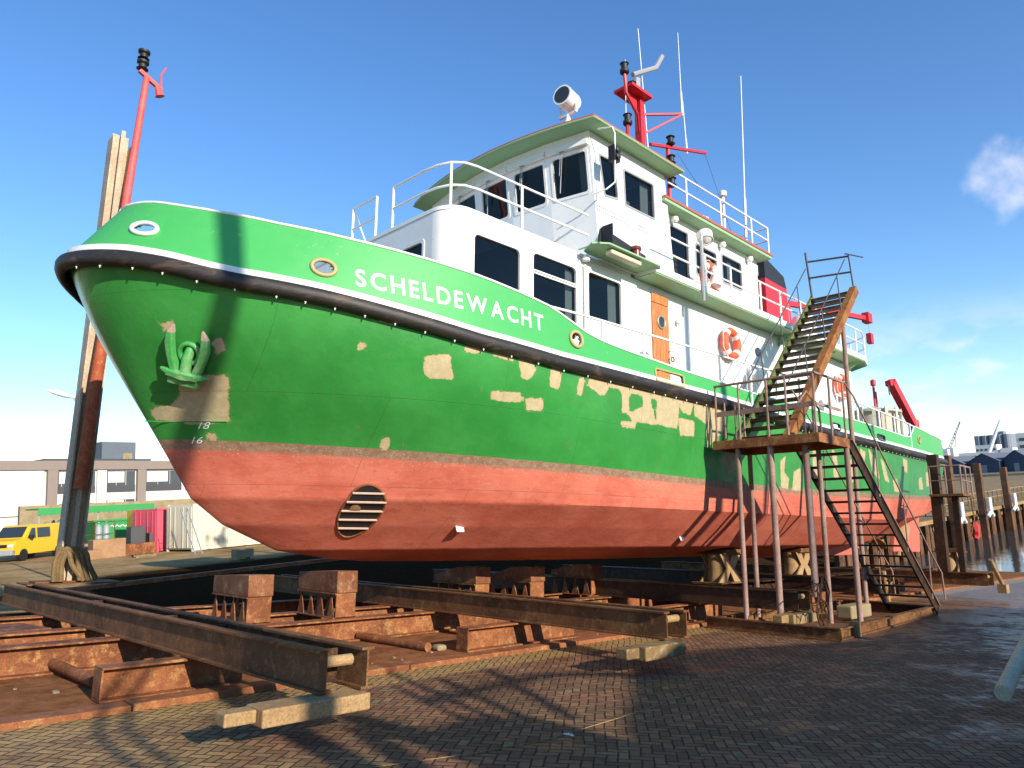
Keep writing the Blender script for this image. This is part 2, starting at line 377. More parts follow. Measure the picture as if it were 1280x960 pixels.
# ------------------------------------------------------------------ mesh helpers
BASE = {}      # origin of every thing, in the slipway frame (zero for things built in level coordinates)
LEVELLED = set()
def smoothline(P, k=5):
    P = [Vector(p) for p in P]; out = []
    for i in range(len(P) - 1):
        a, b_, c, d = P[max(i - 1, 0)], P[i], P[i + 1], P[min(i + 2, len(P) - 1)]
        for j in range(k):
            t = j / k; out.append(.5 * ((2 * b_) + (c - a) * t + (2 * a - 5 * b_ + 4 * c - d) * t * t + (3 * b_ - a - 3 * c + d) * t ** 3))
    return out + [P[-1]]
class MB:
    def __init__(s): s.v = []; s.f = []; s.m = []; s.cur = 0
    def add(s, vs, fs):
        o = len(s.v); s.v += [tuple(v) for v in vs]
        for f in fs: s.f.append(tuple(i + o for i in f)); s.m.append(s.cur)
        return s
    def box(s, x0, x1, y0, y1, z0, z1):
        vs = [(x, y, z) for z in (z0, z1) for y in (y0, y1) for x in (x0, x1)]
        return s.add(vs, [(0, 2, 3, 1), (4, 5, 7, 6), (0, 1, 5, 4), (2, 6, 7, 3), (0, 4, 6, 2), (1, 3, 7, 5)])
    def obox(s, c, ax, ay, az):   # centre and three half-axis vectors
        c, ax, ay, az = map(Vector, (c, ax, ay, az))
        vs = [c + sx * ax + sy * ay + sz * az for sz in (-1, 1) for sy in (-1, 1) for sx in (-1, 1)]
        return s.add(vs, [(0, 2, 3, 1), (4, 5, 7, 6), (0, 1, 5, 4), (2, 6, 7, 3), (0, 4, 6, 2), (1, 3, 7, 5)])
    def bar(s, p, q, w, h, up=(0, 0, 1)):
        p, q = Vector(p), Vector(q); d = (q - p); l = d.length; d = d / l
        u = Vector(up); sd = d.cross(u)
        if sd.length < 1e-4: sd = d.cross(Vector((0, 1, 0)))
        sd.normalize(); u = sd.cross(d).normalized()
        return s.obox((p + q) / 2, d * (l / 2), sd * (w / 2), u * (h / 2))
    def tube(s, pts, r, n=8, closed=False, cap=True, r2=None):
        pts = [Vector(p) for p in pts]; k = len(pts)
        rr = r if isinstance(r, (list, tuple)) else [r] * k
        if r2 is not None: rr = [r + (r2 - r) * i / (k - 1) for i in range(k)]
        o = len(s.v); prev = None
        for i, p in enumerate(pts):
            if closed: d = pts[(i + 1) % k] - pts[i - 1]
            elif i == 0: d = pts[1] - p
            elif i == k - 1: d = p - pts[i - 1]
            else: d = (pts[i + 1] - p).normalized() + (p - pts[i - 1]).normalized()
            d.normalize()
            if prev is None:
                a = Vector((0, 0, 1)) if abs(d.z) < .9 else Vector((1, 0, 0))
                u = d.cross(a).normalized()
            else:
                u = (prev - d * prev.dot(d)).normalized()
            prev = u; w = d.cross(u)
            for j in range(n):
                t = 2 * math.pi * j / n
                s.v.append(tuple(p + (u * math.cos(t) + w * math.sin(t)) * rr[i]))
        for i in range(k if closed else k - 1):
            a, b_ = o + i * n, o + ((i + 1) % k) * n
            for j in range(n):
                s.f.append((a + j, a + (j + 1) % n, b_ + (j + 1) % n, b_ + j)); s.m.append(s.cur)
        if cap and not closed:
            s.f.append(tuple(o + j for j in reversed(range(n)))); s.m.append(s.cur)
            s.f.append(tuple(o + (k - 1) * n + j for j in range(n))); s.m.append(s.cur)
        return s
    def prism(s, poly, axis, a, b_):   # poly in the two other axes, extruded along axis
        n = len(poly)
        def P(q, t):
            if axis == 'x': return (t, q[0], q[1])
            if axis == 'y': return (q[0], t, q[1])
            return (q[0], q[1], t)
        vs = [P(q, a) for q in poly] + [P(q, b_) for q in poly]
        tri = geometry.tessellate_polygon([[Vector((q[0], q[1], 0)) for q in poly]])
        fs = [tuple(t) for t in tri] + [tuple(i + n for i in reversed(t)) for t in tri]
        fs += [(i, (i + 1) % n, (i + 1) % n + n, i + n) for i in range(n)]
        return s.add(vs, fs)
    def lathe(s, c, prof, n=20, axis=(0, 0, 1)):
        ax = Vector(axis).normalized(); c = Vector(c)
        a = Vector((1, 0, 0)) if abs(ax.x) < .9 else Vector((0, 1, 0))
        u = ax.cross(a).normalized(); w = ax.cross(u)
        o = len(s.v)
        for (r, h) in prof:
            for j in range(n):
                t = 2 * math.pi * j / n
                s.v.append(tuple(c + ax * h + (u * math.cos(t) + w * math.sin(t)) * r))
        for i in range(len(prof) - 1):
            for j in range(n):
                s.f.append((o + i * n + j, o + i * n + (j + 1) % n, o + (i + 1) * n + (j + 1) % n, o + (i + 1) * n + j)); s.m.append(s.cur)
        s.f.append(tuple(o + j for j in reversed(range(n)))); s.m.append(s.cur)
        s.f.append(tuple(o + (len(prof) - 1) * n + j for j in range(n))); s.m.append(s.cur)
        return s
    def torus(s, c, ax, R_, r, n=28, k=10):
        ax = Vector(ax).normalized(); a = Vector((0, 0, 1)) if abs(ax.z) < .9 else Vector((1, 0, 0))
        u = ax.cross(a).normalized(); w = ax.cross(u); c = Vector(c)
        return s.tube([c + (u * math.cos(2 * math.pi * i / n) + w * math.sin(2 * math.pi * i / n)) * R_ for i in range(n)], r, k, closed=True)
    def build(s, name, mat, parent=None, smooth=False, base=None, bevel=0.):
        b = BASE.get(parent.name if parent else None, Vector((0, 0, 0))) if base is None else Vector(base)
        me = bpy.data.meshes.new(name)
        me.from_pydata([(v[0] - b.x, v[1] - b.y, v[2] - b.z) for v in s.v], [], s.f)
        mats = mat if isinstance(mat, (list, tuple)) else [mat]
        for m in mats: me.materials.append(m)
        me.polygons.foreach_set('material_index', s.m)
        if smooth: me.polygons.foreach_set('use_smooth', [True] * len(me.polygons))
        me.update()
        import bmesh
        bm = bmesh.new(); bm.from_mesh(me); bmesh.ops.recalc_face_normals(bm, faces=bm.faces)
        bm.to_mesh(me); bm.free()
        if smooth == 'auto': me.set_sharp_from_angle(angle=R(38))
        o = bpy.data.objects.new(name, me); COL.objects.link(o)
        if parent is not None:
            o.parent = parent; BASE[o.name] = b
        else:
            o.location = b; BASE[o.name] = b
        if bevel:
            md = o.modifiers.new('edge', 'BEVEL'); md.width = bevel; md.segments = 2; md.limit_method = 'ANGLE'
        return o
def tag(o, label=None, cat=None, group=None, kind=None):
    if label: o['label'] = label
    if cat: o['category'] = cat
    if group: o['group'] = group
    if kind: o['kind'] = kind
    return o
def thing(name, loc, label, cat, group=None, yaw=None):
    o = bpy.data.objects.new(name, None); COL.objects.link(o); o.empty_display_size = .2
    o.location = loc
    if yaw is not None:
        o.rotation_euler = (0, 0, yaw); LEVELLED.add(o.name); BASE[o.name] = Vector((0, 0, 0))
    else: BASE[o.name] = Vector(loc)
    return tag(o, label, cat, group)
def solo(o, *a, level=False, **k):
    if level: LEVELLED.add(o.name)
    return tag(o, *a, **k)

def rrect(x0, x1, z0, z1, r=.06, n=5):
    P = []
    for cx, cz, a0 in ((x1 - r, z0 + r, -90), (x1 - r, z1 - r, 0), (x0 + r, z1 - r, 90), (x0 + r, z0 + r, 180)):
        for i in range(n):
            a = R(a0 + 90 * i / (n - 1)); P.append((cx + r * math.cos(a), cz + r * math.sin(a)))
    return P
def rpoly(P, r=.06, n=4):   # round the corners of any convex polygon
    out = []; k = len(P)
    for i in range(k):
        a, b_, c = Vector(P[i - 1]), Vector(P[i]), Vector(P[(i + 1) % k])
        p = b_ + (a - b_).normalized() * r; q = b_ + (c - b_).normalized() * r
        for j in range(n):
            t = j / (n - 1); out.append(tuple((1 - t) ** 2 * p + 2 * t * (1 - t) * b_ + t * t * q))
    return out
def inset(P, d):
    cx = sum(p[0] for p in P) / len(P); cz = sum(p[1] for p in P) / len(P)
    w = (max(p[0] for p in P) - min(p[0] for p in P)) / 2; h = (max(p[1] for p in P) - min(p[1] for p in P)) / 2
    return [(cx + (p[0] - cx) * (1 - d / w), cz + (p[1] - cz) * (1 - d / h)) for p in P]
def plane_map(o, u, v, n):
    o, u, v, n = map(Vector, (o, u, v, n))
    return lambda a, b_, t: o + u * a + v * b_ + n * t
def panel(mb, outer, holes, mp, thick):
    """flat plate with holes; mp maps (a, b, depth) to space"""
    loops = [outer] + holes
    flat = [p for l in loops for p in l]
    tri = geometry.tessellate_polygon([[Vector((p[0], p[1], 0)) for p in l] for l in loops])
    n = len(flat)
    vs = [mp(p[0], p[1], 0) for p in flat] + [mp(p[0], p[1], -thick) for p in flat]
    fs = [tuple(t) for t in tri] + [tuple(i + n for i in reversed(t)) for t in tri]
    o = 0
    for l in loops:
        k = len(l)
        for i in range(k):
            a, b_ = o + i, o + (i + 1) % k
            fs.append((a, b_, b_ + n, a + n))
        o += k
    mb.add(vs, fs)
def ring(mb, P, wout, win, mp, t0, t1):
    A = inset(P, -wout); B = inset(P, win); k = len(P)
    vs = [mp(*p, t1) for p in A] + [mp(*p, t1) for p in B] + [mp(*p, t0) for p in A] + [mp(*p, t0) for p in B]
    fs = []
    for i in range(k):
        j = (i + 1) % k
        fs += [(i, j, k + j, k + i), (2 * k + i, 2 * k + j, j, i), (k + i, k + j, 3 * k + j, 3 * k + i)]
    mb.add(vs, fs)
def window(parent, P, mp, frame=WHITE, fw=.02, name='window', bar=None, depth=.03, curtain=None):
    f = MB(); ring(f, P, fw, .022, mp, -.03, .012)
    if bar is not None:
        xs = [p[0] for p in P]; x0, x1 = min(xs) + .01, max(xs) - .01
        for dz in (0, .045):
            a = [mp(x0, bar + dz, .006), mp(x1, bar + dz, .006), mp(x1, bar + dz + .025, .006), mp(x0, bar + dz + .025, .006)]
            b_ = [mp(x0, bar + dz, -.03), mp(x1, bar + dz, -.03), mp(x1, bar + dz + .025, -.03), mp(x0, bar + dz + .025, -.03)]
            f.add(a + b_, [(0, 1, 2, 3), (4, 5, 6, 7), (0, 1, 5, 4), (2, 3, 7, 6), (1, 2, 6, 5), (0, 3, 7, 4)])
    w = f.build(name, frame, parent)
    g = MB(); Q = inset(P, .004)
    g.add([mp(*p, -depth) for p in Q], [tuple(range(len(Q)))])
    return w, g

# ------------------------------------------------------------------ ground, paving, water
def slipz(x): return -1.6 / math.cos(THETA) - x * math.tan(THETA)
def sstep(a, b_, x):
    t = min(1, max(0, (x - a) / (b_ - a))); return t * t * (3 - 2 * t)
def gz(x, y):
    s = slipz(x)
    yard = -2.5
    f = sstep(16.5, 26, y)
    if x > 46: yard = -2.5 - 5 * sstep(46, 49, x)
    z = s * (1 - f) + yard * f
    if x < -14: z = z * 1 - 0
    return max(z, -8.) if x < 400 else -8.
xs = sorted(set([-900, -500, -250, -120, -60, -35] + list(np.arange(-20, 60, 1.)) + [70, 90, 130, 200, 400, 900, 2500]))
ys = sorted(set([-1500, -600, -200, -80, -40, -25] + list(np.arange(-15, 34, 1.)) + [38, 45, 60, 80, 120, 200, 400, 900, 2500]))
g = MB()
def gzz(x, y):
    if x < -20: x = -20 + (x + 20) * .0
    return gz(x, y)
g.add([(x, y, gzz(x, y)) for y in ys for x in xs], [(j * len(xs) + i, j * len(xs) + i + 1, (j + 1) * len(xs) + i + 1, (j + 1) * len(xs) + i) for j in range(len(ys) - 1) for i in range(len(xs) - 1)])
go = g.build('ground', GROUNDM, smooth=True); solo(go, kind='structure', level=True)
# brick paving beside the slip
p = MB(); p.add([(-30, -30, -1.594), (44, -30, -1.594), (44, 7.46, -1.594), (-30, 7.46, -1.594)], [(0, 1, 2, 3)])
tag(p.build('slipway_paving', BRICKM), kind='structure')
k = MB()
x = -20.
while x < 44:
    l = random.uniform(2.6, 3.4)
    dz = random.uniform(-.008, .008)
    k.box(x, x + l - .015, 7.46, 7.72, -1.75, -1.535 + dz); x += l
tag(k.build('slipway_kerb', RUSTRED, bevel=.012), kind='structure')
wt = MB(); wt.add([(40, -900, -5.15), (3000, -900, -5.15), (3000, 2400, -5.15), (40, 2400, -5.15)], [(0, 1, 2, 3)])
solo(wt.build('river_water', WATERM), kind='structure', level=True)

# ================================================================== THE SHIP
YC = 10.45
SHX = [2.24, 2.36, 2.67, 3.02, 3.39, 3.71, 4.12, 4.56, 5.54, 6.72, 8.2, 12.9, 16.4, 20, 24, 27.5, 30, 34.4]
SHZ = [3.46, 3.435, 3.38, 3.29, 3.18, 3.12, 3.075, 3.025, 2.89, 2.74, 2.65, 2.63, 2.56, 2.53, 2.55, 2.63, 2.78, 3.05]
def sheer(X): return np.interp(X, SHX, SHZ)
LV = [
 (-.52, .10, 6.9, -.45, 1.5, 1.5, 1.5, 20, 30.5, 1.15, 1.2),
 (-.47, .75, 6.3, -.40, 6.5, 1.6, 1.3, 18, 31.0, 1.18, 1.4),
 (-.22, 2.10, 5.4, -.27, 7.8, 1.8, 1.25, 16, 32.2, 1.22, 1.6),
 (.12, 2.52, 4.55, .10, 7.8, 1.9, 1.25, 16, 32.5, 1.27, 1.7),
 (.46, 2.90, 4.08, .45, 7.6, 1.95, 1.28, 17, 33.0, 1.32, 1.8),
 (1.05, 2.98, 3.58, 1.2, 7.2, 2.1, 1.30, 18, 33.4, 1.55, 1.8),
 (1.6, 3.04, 3.10, 1.93, 6.6, 2.12, 1.50, 18.5, 33.7, 1.95, 1.85),
 (2.15, 3.10, 2.65, 2.66, 6.4, 2.15, 1.66, 19, 34.0, 2.4, 1.85),
 (2.62, 3.15, 2.24, 3.36, 6.8, 2.15, 1.70, 19, 34.3, 3.0, 1.85),
]
def level(j, X):
    Zm, B, xs_, zs_, L_, p_, q_, xm, xe, za, qa = LV[j]
    X = np.asarray(X, float)
    s = np.clip((X - xs_) / L_, 0, 1)
    h = B * (1 - (1 - s) ** p_) ** (1 / q_)
    a = np.clip((X - xm) / (xe - xm), 0, 1)
    h = h * np.clip(1 - a ** 2.4, 0, 1) ** (1 / qa)
    if j == 8: return h, sheer(X)
    z = Zm + (zs_ - Zm) * (1 - np.clip((X - xs_) / 8.0, 0, 1)) ** 2.0
    az_ = np.clip((X - 21) / (xe - 21), 0, 1)
    return h, z + (za - Zm) * az_ ** 1.7
def half_at(X, Z):
    hs_, zs_ = [], []
    for j in range(9):
        if X < LV[j][2]: hs_.append(0.); zs_.append(LV[j][3]); continue
        h, z = level(j, X); hs_.append(float(h)); zs_.append(float(z))
    return float(np.interp(Z, zs_, hs_))
BTX = [2.80, 2.96, 3.25, 3.55, 4.19, 5.0, 5.8, 6.77, 7.6, 8.07, 8.46, 8.75, 9.0, 9.4, 9.84, 11.5, 14.6, 17.4, 19.7, 23.7, 24.3, 24.6, 24.9, 27.2, 30, 34.4]
BTZ = [4.29, 4.26, 4.15, 4.07, 3.94, 3.83, 3.74, 3.63, 3.50, 3.42, 3.29, 3.19, 3.13, 3.085, 3.06, 2.99, 2.92, 2.94, 2.96, 2.93, 2.98, 3.15, 3.37, 3.36, 3.48, 3.7]
def btop(X): return np.interp(X, BTX, BTZ)
def btop_half(X):
    s = np.clip((X - 2.80) / 6.4, 0, 1); h = 3.12 * (1 - (1 - s) ** 2.15) ** (1 / 1.7)
    a = np.clip((X - 19) / (34.25 - 19), 0, 1)
    return h * np.clip(1 - a ** 2.4, 0, 1) ** (1 / 1.85)

ship = thing('patrol_ship', (15, YC, -.52), 'green and white patrol ship with red bottom standing on the slipway', 'ship')

NU = 620
us = np.concatenate([np.linspace(0, 1, 160) ** 2 * .26, np.linspace(.26, .86, 340)[1:], 1 - (np.linspace(1, 0, 130)[1:] ** 1.6) * .14])
NU = len(us)
SUB = 12
rows = []
Lx, Lh, Lz = [], [], []
for j in range(9):
    X = LV[j][2] + us * (LV[j][8] - LV[j][2])
    h, z = level(j, X); h[0] = .0; h[-1] = 0.
    Lx.append(X); Lh.append(h); Lz.append(z)
Lx, Lh, Lz = map(np.array, (Lx, Lh, Lz))
def crom(A, j, t):
    a = A[max(j - 1, 4)] if j >= 4 else A[j]; b_ = A[j]; c = A[j + 1]; d = A[min(j + 2, 8)]
    if j < 4: return b_ * (1 - t) + c * t
    return .5 * ((2 * b_) + (c - a) * t + (2 * a - 5 * b_ + 4 * c - d) * t * t + (3 * b_ - a - 3 * c + d) * t ** 3)
RX, RH, RZ = [], [], []
for j in range(8):
    n = 5 if j == 0 else SUB
    for i in range(n):
        t = i / n
        RX.append(crom(Lx, j, t)); RH.append(np.clip(crom(Lh, j, t), 0, None)); RZ.append(crom(Lz, j, t))
RX.append(Lx[8]); RH.append(Lh[8]); RZ.append(Lz[8])
RX, RH, RZ = map(np.array, (RX, RH, RZ))
NR = len(RX)
PATCH = [[(5.95, 2.33), (6.29, 2.41), (6.44, 2.08), (6.04, 2.07)], [(4.04, 3.31), (4.34, 3.3), (4.33, 3.2), (4.08, 3.19)], [(5.1, 2.42), (5.21, 2.43), (5.23, 2.34), (5.12, 2.34)], [(5.81, 1.27), (5.93, 1.28), (5.98, 1.13), (5.87, 1.13)], [(7.03, 1.99), (7.54, 2.02), (7.57, 1.88), (7.06, 1.87)], [(7.62, 1.95), (7.96, 1.98), (8.0, 1.8), (7.7, 1.79)], [(6.51, 2.53), (6.78, 2.57), (6.78, 2.47), (6.52, 2.46)], [(6.93, 2.59), (7.28, 2.6), (7.34, 2.44), (6.97, 2.47)], [(7.42, 2.49), (7.61, 2.57), (7.76, 2.39), (7.61, 2.19), (7.48, 2.25)], [(8.04, 2.48), (8.26, 2.49), (8.27, 2.15), (8.05, 2.16)], [(8.67, 2.42), (8.8, 2.42), (8.77, 2.12), (8.65, 2.13)], [(8.92, 2.44), (9.43, 2.38), (9.29, 2.17), (8.88, 2.3)], [(9.74, 2.45), (9.97, 2.43), (9.97, 1.98), (9.81, 1.98)], [(9.97, 1.98), (10.07, 2.04), (10.38, 2.16), (10.33, 2.46), (10.5, 2.45), (10.72, 2.03), (10.72, 1.88), (10.09, 1.88)], [(10.77, 2.49), (11.49, 2.46), (11.44, 1.89), (10.79, 1.9)], [(11.47, 2.09), (12.0, 2.09), (12.03, 1.81), (11.55, 1.77)], [(9.77, 1.86), (10.21, 1.87), (10.19, 1.76), (9.8, 1.74)], [(11.96, 2.48), (12.59, 2.43), (13.14, 2.41), (13.05, 1.99), (12.49, 1.63), (12.4, 2.08), (11.99, 2.18)], [(11.49, 2.43), (11.97, 2.43), (11.83, 2.16), (11.51, 2.24)], [(15.49, 1.62), (15.74, 1.73), (15.69, 1.38), (15.94, 1.25), (15.92, 1.01), (15.58, 1.03)], [(16.16, 1.41), (16.47, 1.52), (16.64, 0.99), (16.12, 0.98)], [(17.1, 2.02), (17.44, 2.13), (17.58, 1.5), (17.16, 1.28)], [(18.18, 2.11), (18.47, 1.94), (18.61, 1.36), (18.32, 1.43)], [(19.26, 1.9), (19.57, 2.03), (19.72, 1.43), (19.37, 1.31)], [(20.46, 2.31), (21.08, 2.04), (21.46, 1.52), (20.82, 1.7)], [(21.39, 2.12), (21.72, 2.02), (22.27, 1.48), (21.84, 1.54)], [(23.32, 2.28), (23.81, 2.22), (23.9, 1.85), (23.55, 1.92)], [(25.24, 1.79), (25.64, 1.86), (26.06, 1.49), (25.49, 1.46)], [(26.15, 2.05), (26.52, 2.07), (27.06, 1.64), (26.51, 1.61)], [(19.92, 2.26), (20.31, 2.17), (20.24, 1.77), (19.9, 1.85)], [(22.54, 1.58), (22.89, 1.65), (23.22, 1.26), (22.75, 1.28)], [(3.46, 1.98), (3.91, 1.96), (4.13, 1.41), (3.8, 1.38), (3.43, 1.47), (3.38, 1.6), (3.54, 1.63), (3.56, 1.7)], [(3.12, 2.57), (3.22, 2.59), (3.25, 2.5), (3.2, 2.47)], [(5.27, 2.77), (5.52, 2.74), (5.51, 2.7), (5.27, 2.71)], [(3.96, 1.29), (4.07, 1.27), (4.09, 1.18), (3.99, 1.2)], [(8.98, 2.47), (10.26, 2.43), (11.49, 2.41), (11.5, 2.33), (10.05, 2.33), (8.98, 2.38)], [(3.62, 2.36), (3.72, 2.38), (3.79, 2.23), (3.72, 2.18)], [(13.11, 1.68), (13.5, 1.78), (13.68, 1.33), (13.31, 1.2)]]
def sdf(px, pz):
    best = np.full(px.shape, 9.)
    for P in PATCH:
        P = np.array(P); cx0, cz0 = P.mean(0); rad = np.hypot(P[:, 0] - cx0, P[:, 1] - cz0).max() + .4
        m = np.hypot(px - cx0, pz - cz0) < rad
        if not m.any(): continue
        X, Z = px[m], pz[m]; d = np.full(X.shape, 9.); ins = np.zeros(X.shape, bool); n = len(P)
        for i in range(n):
            a, b_ = P[i], P[(i + 1) % n]; e = b_ - a
            t = np.clip(((X - a[0]) * e[0] + (Z - a[1]) * e[1]) / (e @ e), 0, 1)
            d = np.minimum(d, np.hypot(X - a[0] - t * e[0], Z - a[1] - t * e[1]))
            c = ((a[1] > Z) != (b_[1] > Z)) & (X < (b_[0] - a[0]) * (Z - a[1]) / (b_[1] - a[1] + 1e-9) + a[0])
            ins ^= c
        best[m] = np.minimum(best[m], np.where(ins, -d, d))
    return best
def wline(X): return 1.04 + .0019 * (X - 13.0) ** 2 * np.where(X > 13, .8, 1.)
hb = MB()
for sgn in (-1, 1):
    Y = YC + sgn * RH
    hb.v += list(zip(RX.ravel().tolist(), Y.ravel().tolist(), RZ.ravel().tolist()))
for s_ in (0, 1):
    o = s_ * NR * NU
    for i in range(NR - 1):
        for j in range(NU - 1):
            a = o + i * NU + j
            hb.f.append((a, a + 1, a + NU + 1, a + NU)); hb.m.append(0)
# keel plate joining both sides
for j in range(NU - 1):
    hb.f.append((j, j + 1, NR * NU + j + 1, NR * NU + j)); hb.m.append(0)
hull = hb.build('hull', HULLM, ship, smooth=True)
hull.data.set_sharp_from_angle(angle=R(30))
px_ = np.tile(RX.ravel(), 2); pz_ = np.tile(RZ.ravel(), 2)
assert len(hull.data.vertices) == len(px_)
at = hull.data.attributes.new('patch', 'FLOAT', 'POINT'); at.data.foreach_set('value', sdf(px_, pz_).astype(np.float32))
at = hull.data.attributes.new('wl', 'FLOAT', 'POINT'); at.data.foreach_set('value', (pz_ - wline(px_)).astype(np.float32))

# curve along the sheer, port side first, round the bow or the stern
XS = LV[8][2] + us * (LV[8][8] - LV[8][2])
HS, _z = level(8, XS); HS[-1] = 0
port = [(x, YC - h) for x, h in zip(XS, HS)]
star = [(x, YC + h) for x, h in zip(XS, HS)]
loop = list(reversed(port)) + star[1:]          # stern (port) -> bow -> stern (starboard)
loop = loop[::3] if (len(loop) - 1) % 3 == 0 else loop[::3] + [loop[-1]]
def outward(i, pts):
    a, b_ = pts[max(i - 1, 0)], pts[min(i + 1, len(pts) - 1)]
    d = Vector((b_[0] - a[0], b_[1] - a[1], 0))
    if d.length < 1e-6: d = Vector((0, 1, 0))
    d.normalize(); return Vector((-d.y, d.x, 0)) * -1 if True else None
def sweep(mb, pts, prof):   # prof: (outward, up) loop
    o = len(mb.v); n = len(prof)
    for i, p_ in enumerate(pts):
        nn = outward(i, pts)
        if nn.dot(Vector((p_[0] - 15, (p_[1] - YC) * 6, 0))) < 0: nn = -nn
        for (a, b_) in prof:
            mb.v.append((p_[0] + nn.x * a, p_[1] + nn.y * a, float(sheer(p_[0])) + b_))
    for i in range(len(pts) - 1):
        for j in range(n):
            mb.f.append((o + i * n + j, o + i * n + (j + 1) % n, o + (i + 1) * n + (j + 1) % n, o + (i + 1) * n + j)); mb.m.append(mb.cur)
fprof = [(.0, 0), (.05, 0), (.095, -.025), (.12, -.07), (.12, -.125), (.10, -.17), (.06, -.20), (.0, -.205)]
# heavier at the bow: the profile is scaled where the plan turns
fm = MB(); sweep(fm, loop, fprof)
fend = fm.build('rubbing_strake', RUBBER, ship, smooth=True)
bolt_me = None
acc = 0
for i in range(1, len(loop) - 1):
    a = Vector((*loop[i - 1], 0)); b_ = Vector((*loop[i], 0)); acc += (b_ - a).length
    if acc > .34 and loop[i][1] < YC:
        acc = 0; nn = outward(i, loop)
        if nn.dot(Vector((b_.x - 15, (b_.y - YC) * 6, 0))) < 0: nn = -nn
        c = b_ + nn * .045; c.z = float(sheer(b_.x)) - .21
        if bolt_me is None:
            q = MB(); q.lathe((0, 0, 0), [(.007, -.028), (.007, -.012), (.013, -.012), (.013, 0)], 6)
            q.build('strake_bolt', WHITE2, fend, base=(0, 0, 0)); bo = fend.children[0]; bolt_me = bo
        else:
            bo = bolt_me.copy(); COL.objects.link(bo); bo.parent = fend
        bo.location = c - BASE[fend.name]
# white band
wb = MB(); sweep(wb, loop, [(.004, .002), (.006, .088), (-.03, .088), (-.03, .002)])
wb.build('white_band', WHITE, ship, smooth='auto')

# bulwark: strip from the sheer to its top edge, with openings
HOLES = [(4.62, 3.35, .125, .10), (8.60, 3.00, .125, .11), (2.86, 3.76, .10, .085), (25.3, 3.0, .11, .10)]
SLOTS = [(10.72, 11.6, 2.66, 2.87), (18.2, 18.62, 2.58, 2.72), (21.2, 21.75, 2.60, 2.74), (14.6, 15.3, 2.60, 2.76)]
def b_at(X, v):   # lower point and top point share u, raked forward at the bow
    return None
ub = np.concatenate([np.linspace(0, 1, 180) ** 1.6 * .22, np.linspace(.22, 1, 900)[1:]])
XB0 = 2.24 + ub * (34.3 - 2.24); XB1 = 2.80 + ub * (34.25 - 2.80)
hb0, _ = level(8, XB0); hb0[-1] = 0; hb1 = btop_half(XB1); hb1[-1] = 0
NV = 20
for side, sgn in (('port', -1), ('starboard', 1)):
    mb = MB(); pos = np.zeros((NV + 1, len(ub), 3))
    for i in range(NV + 1):
        t = i / NV
        X = XB0 * (1 - t) + XB1 * t; H = hb0 * (1 - t) + hb1 * t; Z = sheer(XB0) * (1 - t) + btop(XB1) * t + (0)
        pos[i, :, 0] = X; pos[i, :, 1] = H; pos[i, :, 2] = Z
    inn = pos.copy()
    dX = np.gradient(pos[:, :, 0], axis=1); dH = np.gradient(pos[:, :, 1], axis=1); ln = np.hypot(dX, dH) + 1e-9
    inn[:, :, 0] += dH / ln * .045; inn[:, :, 1] -= dX / ln * .045
    inn[:, :, 1] = np.clip(inn[:, :, 1], 0, None)
    for A in (pos, inn):
        mb.v += [(a, YC + sgn * b_, c) for a, b_, c in A.reshape(-1, 3).tolist()]
    nn_ = (NV + 1) * len(ub); m_ = len(ub)
    for i in range(NV):
        for j in range(m_ - 1):
            cx_ = pos[i, j, 0] / 2 + pos[i + 1, j + 1, 0] / 2; cz_ = pos[i, j, 2] / 2 + pos[i + 1, j + 1, 2] / 2
            skip = any(((cx_ - hx) / rx) ** 2 + ((cz_ - hz) / rz) ** 2 < 1 for hx, hz, rx, rz in HOLES) or any(a < cx_ < b_ and c < cz_ < d for a, b_, c, d in SLOTS)
            if skip: continue
            q = (i * m_ + j, i * m_ + j + 1, (i + 1) * m_ + j + 1, (i + 1) * m_ + j)
            mb.f.append(q); mb.m.append(0)
            mb.f.append(tuple(nn_ + t for t in reversed(q))); mb.m.append(1)
    for j in range(m_ - 1):
        a = NV * m_ + j
        mb.f.append((a, a + 1, nn_ + a + 1, nn_ + a)); mb.m.append(1)
    bw = mb.build('bulwark', [GREENUP, WHITE], ship, smooth=True)
    bw.data.set_sharp_from_angle(angle=R(40))
    # thin white capping line along the top edge
    cp = MB(); cp.tube([(x_, YC + sgn * h_, z_ + .005) for x_, h_, z_ in zip(XB1[::5], hb1[::5], btop(XB1[::5]))], .02, 6)
    cp.build('capping', WHITE, bw, smooth=True)
    if sgn < 0: portbw = bw
_z0 = sheer(XB0); _z1 = btop(XB1)
def bul_half(X, Z):
    t = .5
    for _ in range(6):
        XX = XB0 * (1 - t) + XB1 * t
        a = float(np.interp(X, XX, _z0)); b_ = float(np.interp(X, XX, _z1)); t = min(1.05, max(-.05, (Z - a) / (b_ - a)))
    XX = XB0 * (1 - t) + XB1 * t
    return float(np.interp(X, XX, hb0 * (1 - t) + hb1 * t))
FAIR = [(4.62, 3.35, .125, .10), (8.60, 3.00, .125, .11), (25.3, 3.0, .11, .10)]
BRASS = paint('ochre_paint', (.42, .33, .12), .5, .4, (.5, .5, .4), 6)
for hx, hz, rx, rz in FAIR:
    r = MB(); pts = []
    for i in range(28):
        a = 2 * math.pi * i / 28; X = hx + math.cos(a) * (rx + .012); Z = hz + math.sin(a) * (rz + .012)
        pts.append((X, YC - bul_half(X, Z) - .01, Z))
    r.tube(pts, .028, 8, closed=True); r.build('fairlead', BRASS, portbw, smooth=True)
r = MB(); pts = []
for i in range(28):   # bow fairlead, on the curved stem plate
    a = 2 * math.pi * i / 28; X = 2.86 + math.cos(a) * .11; Z = 3.76 + math.sin(a) * .10
    pts.append((X - .012, YC - bul_half(X, Z) - .01, Z))
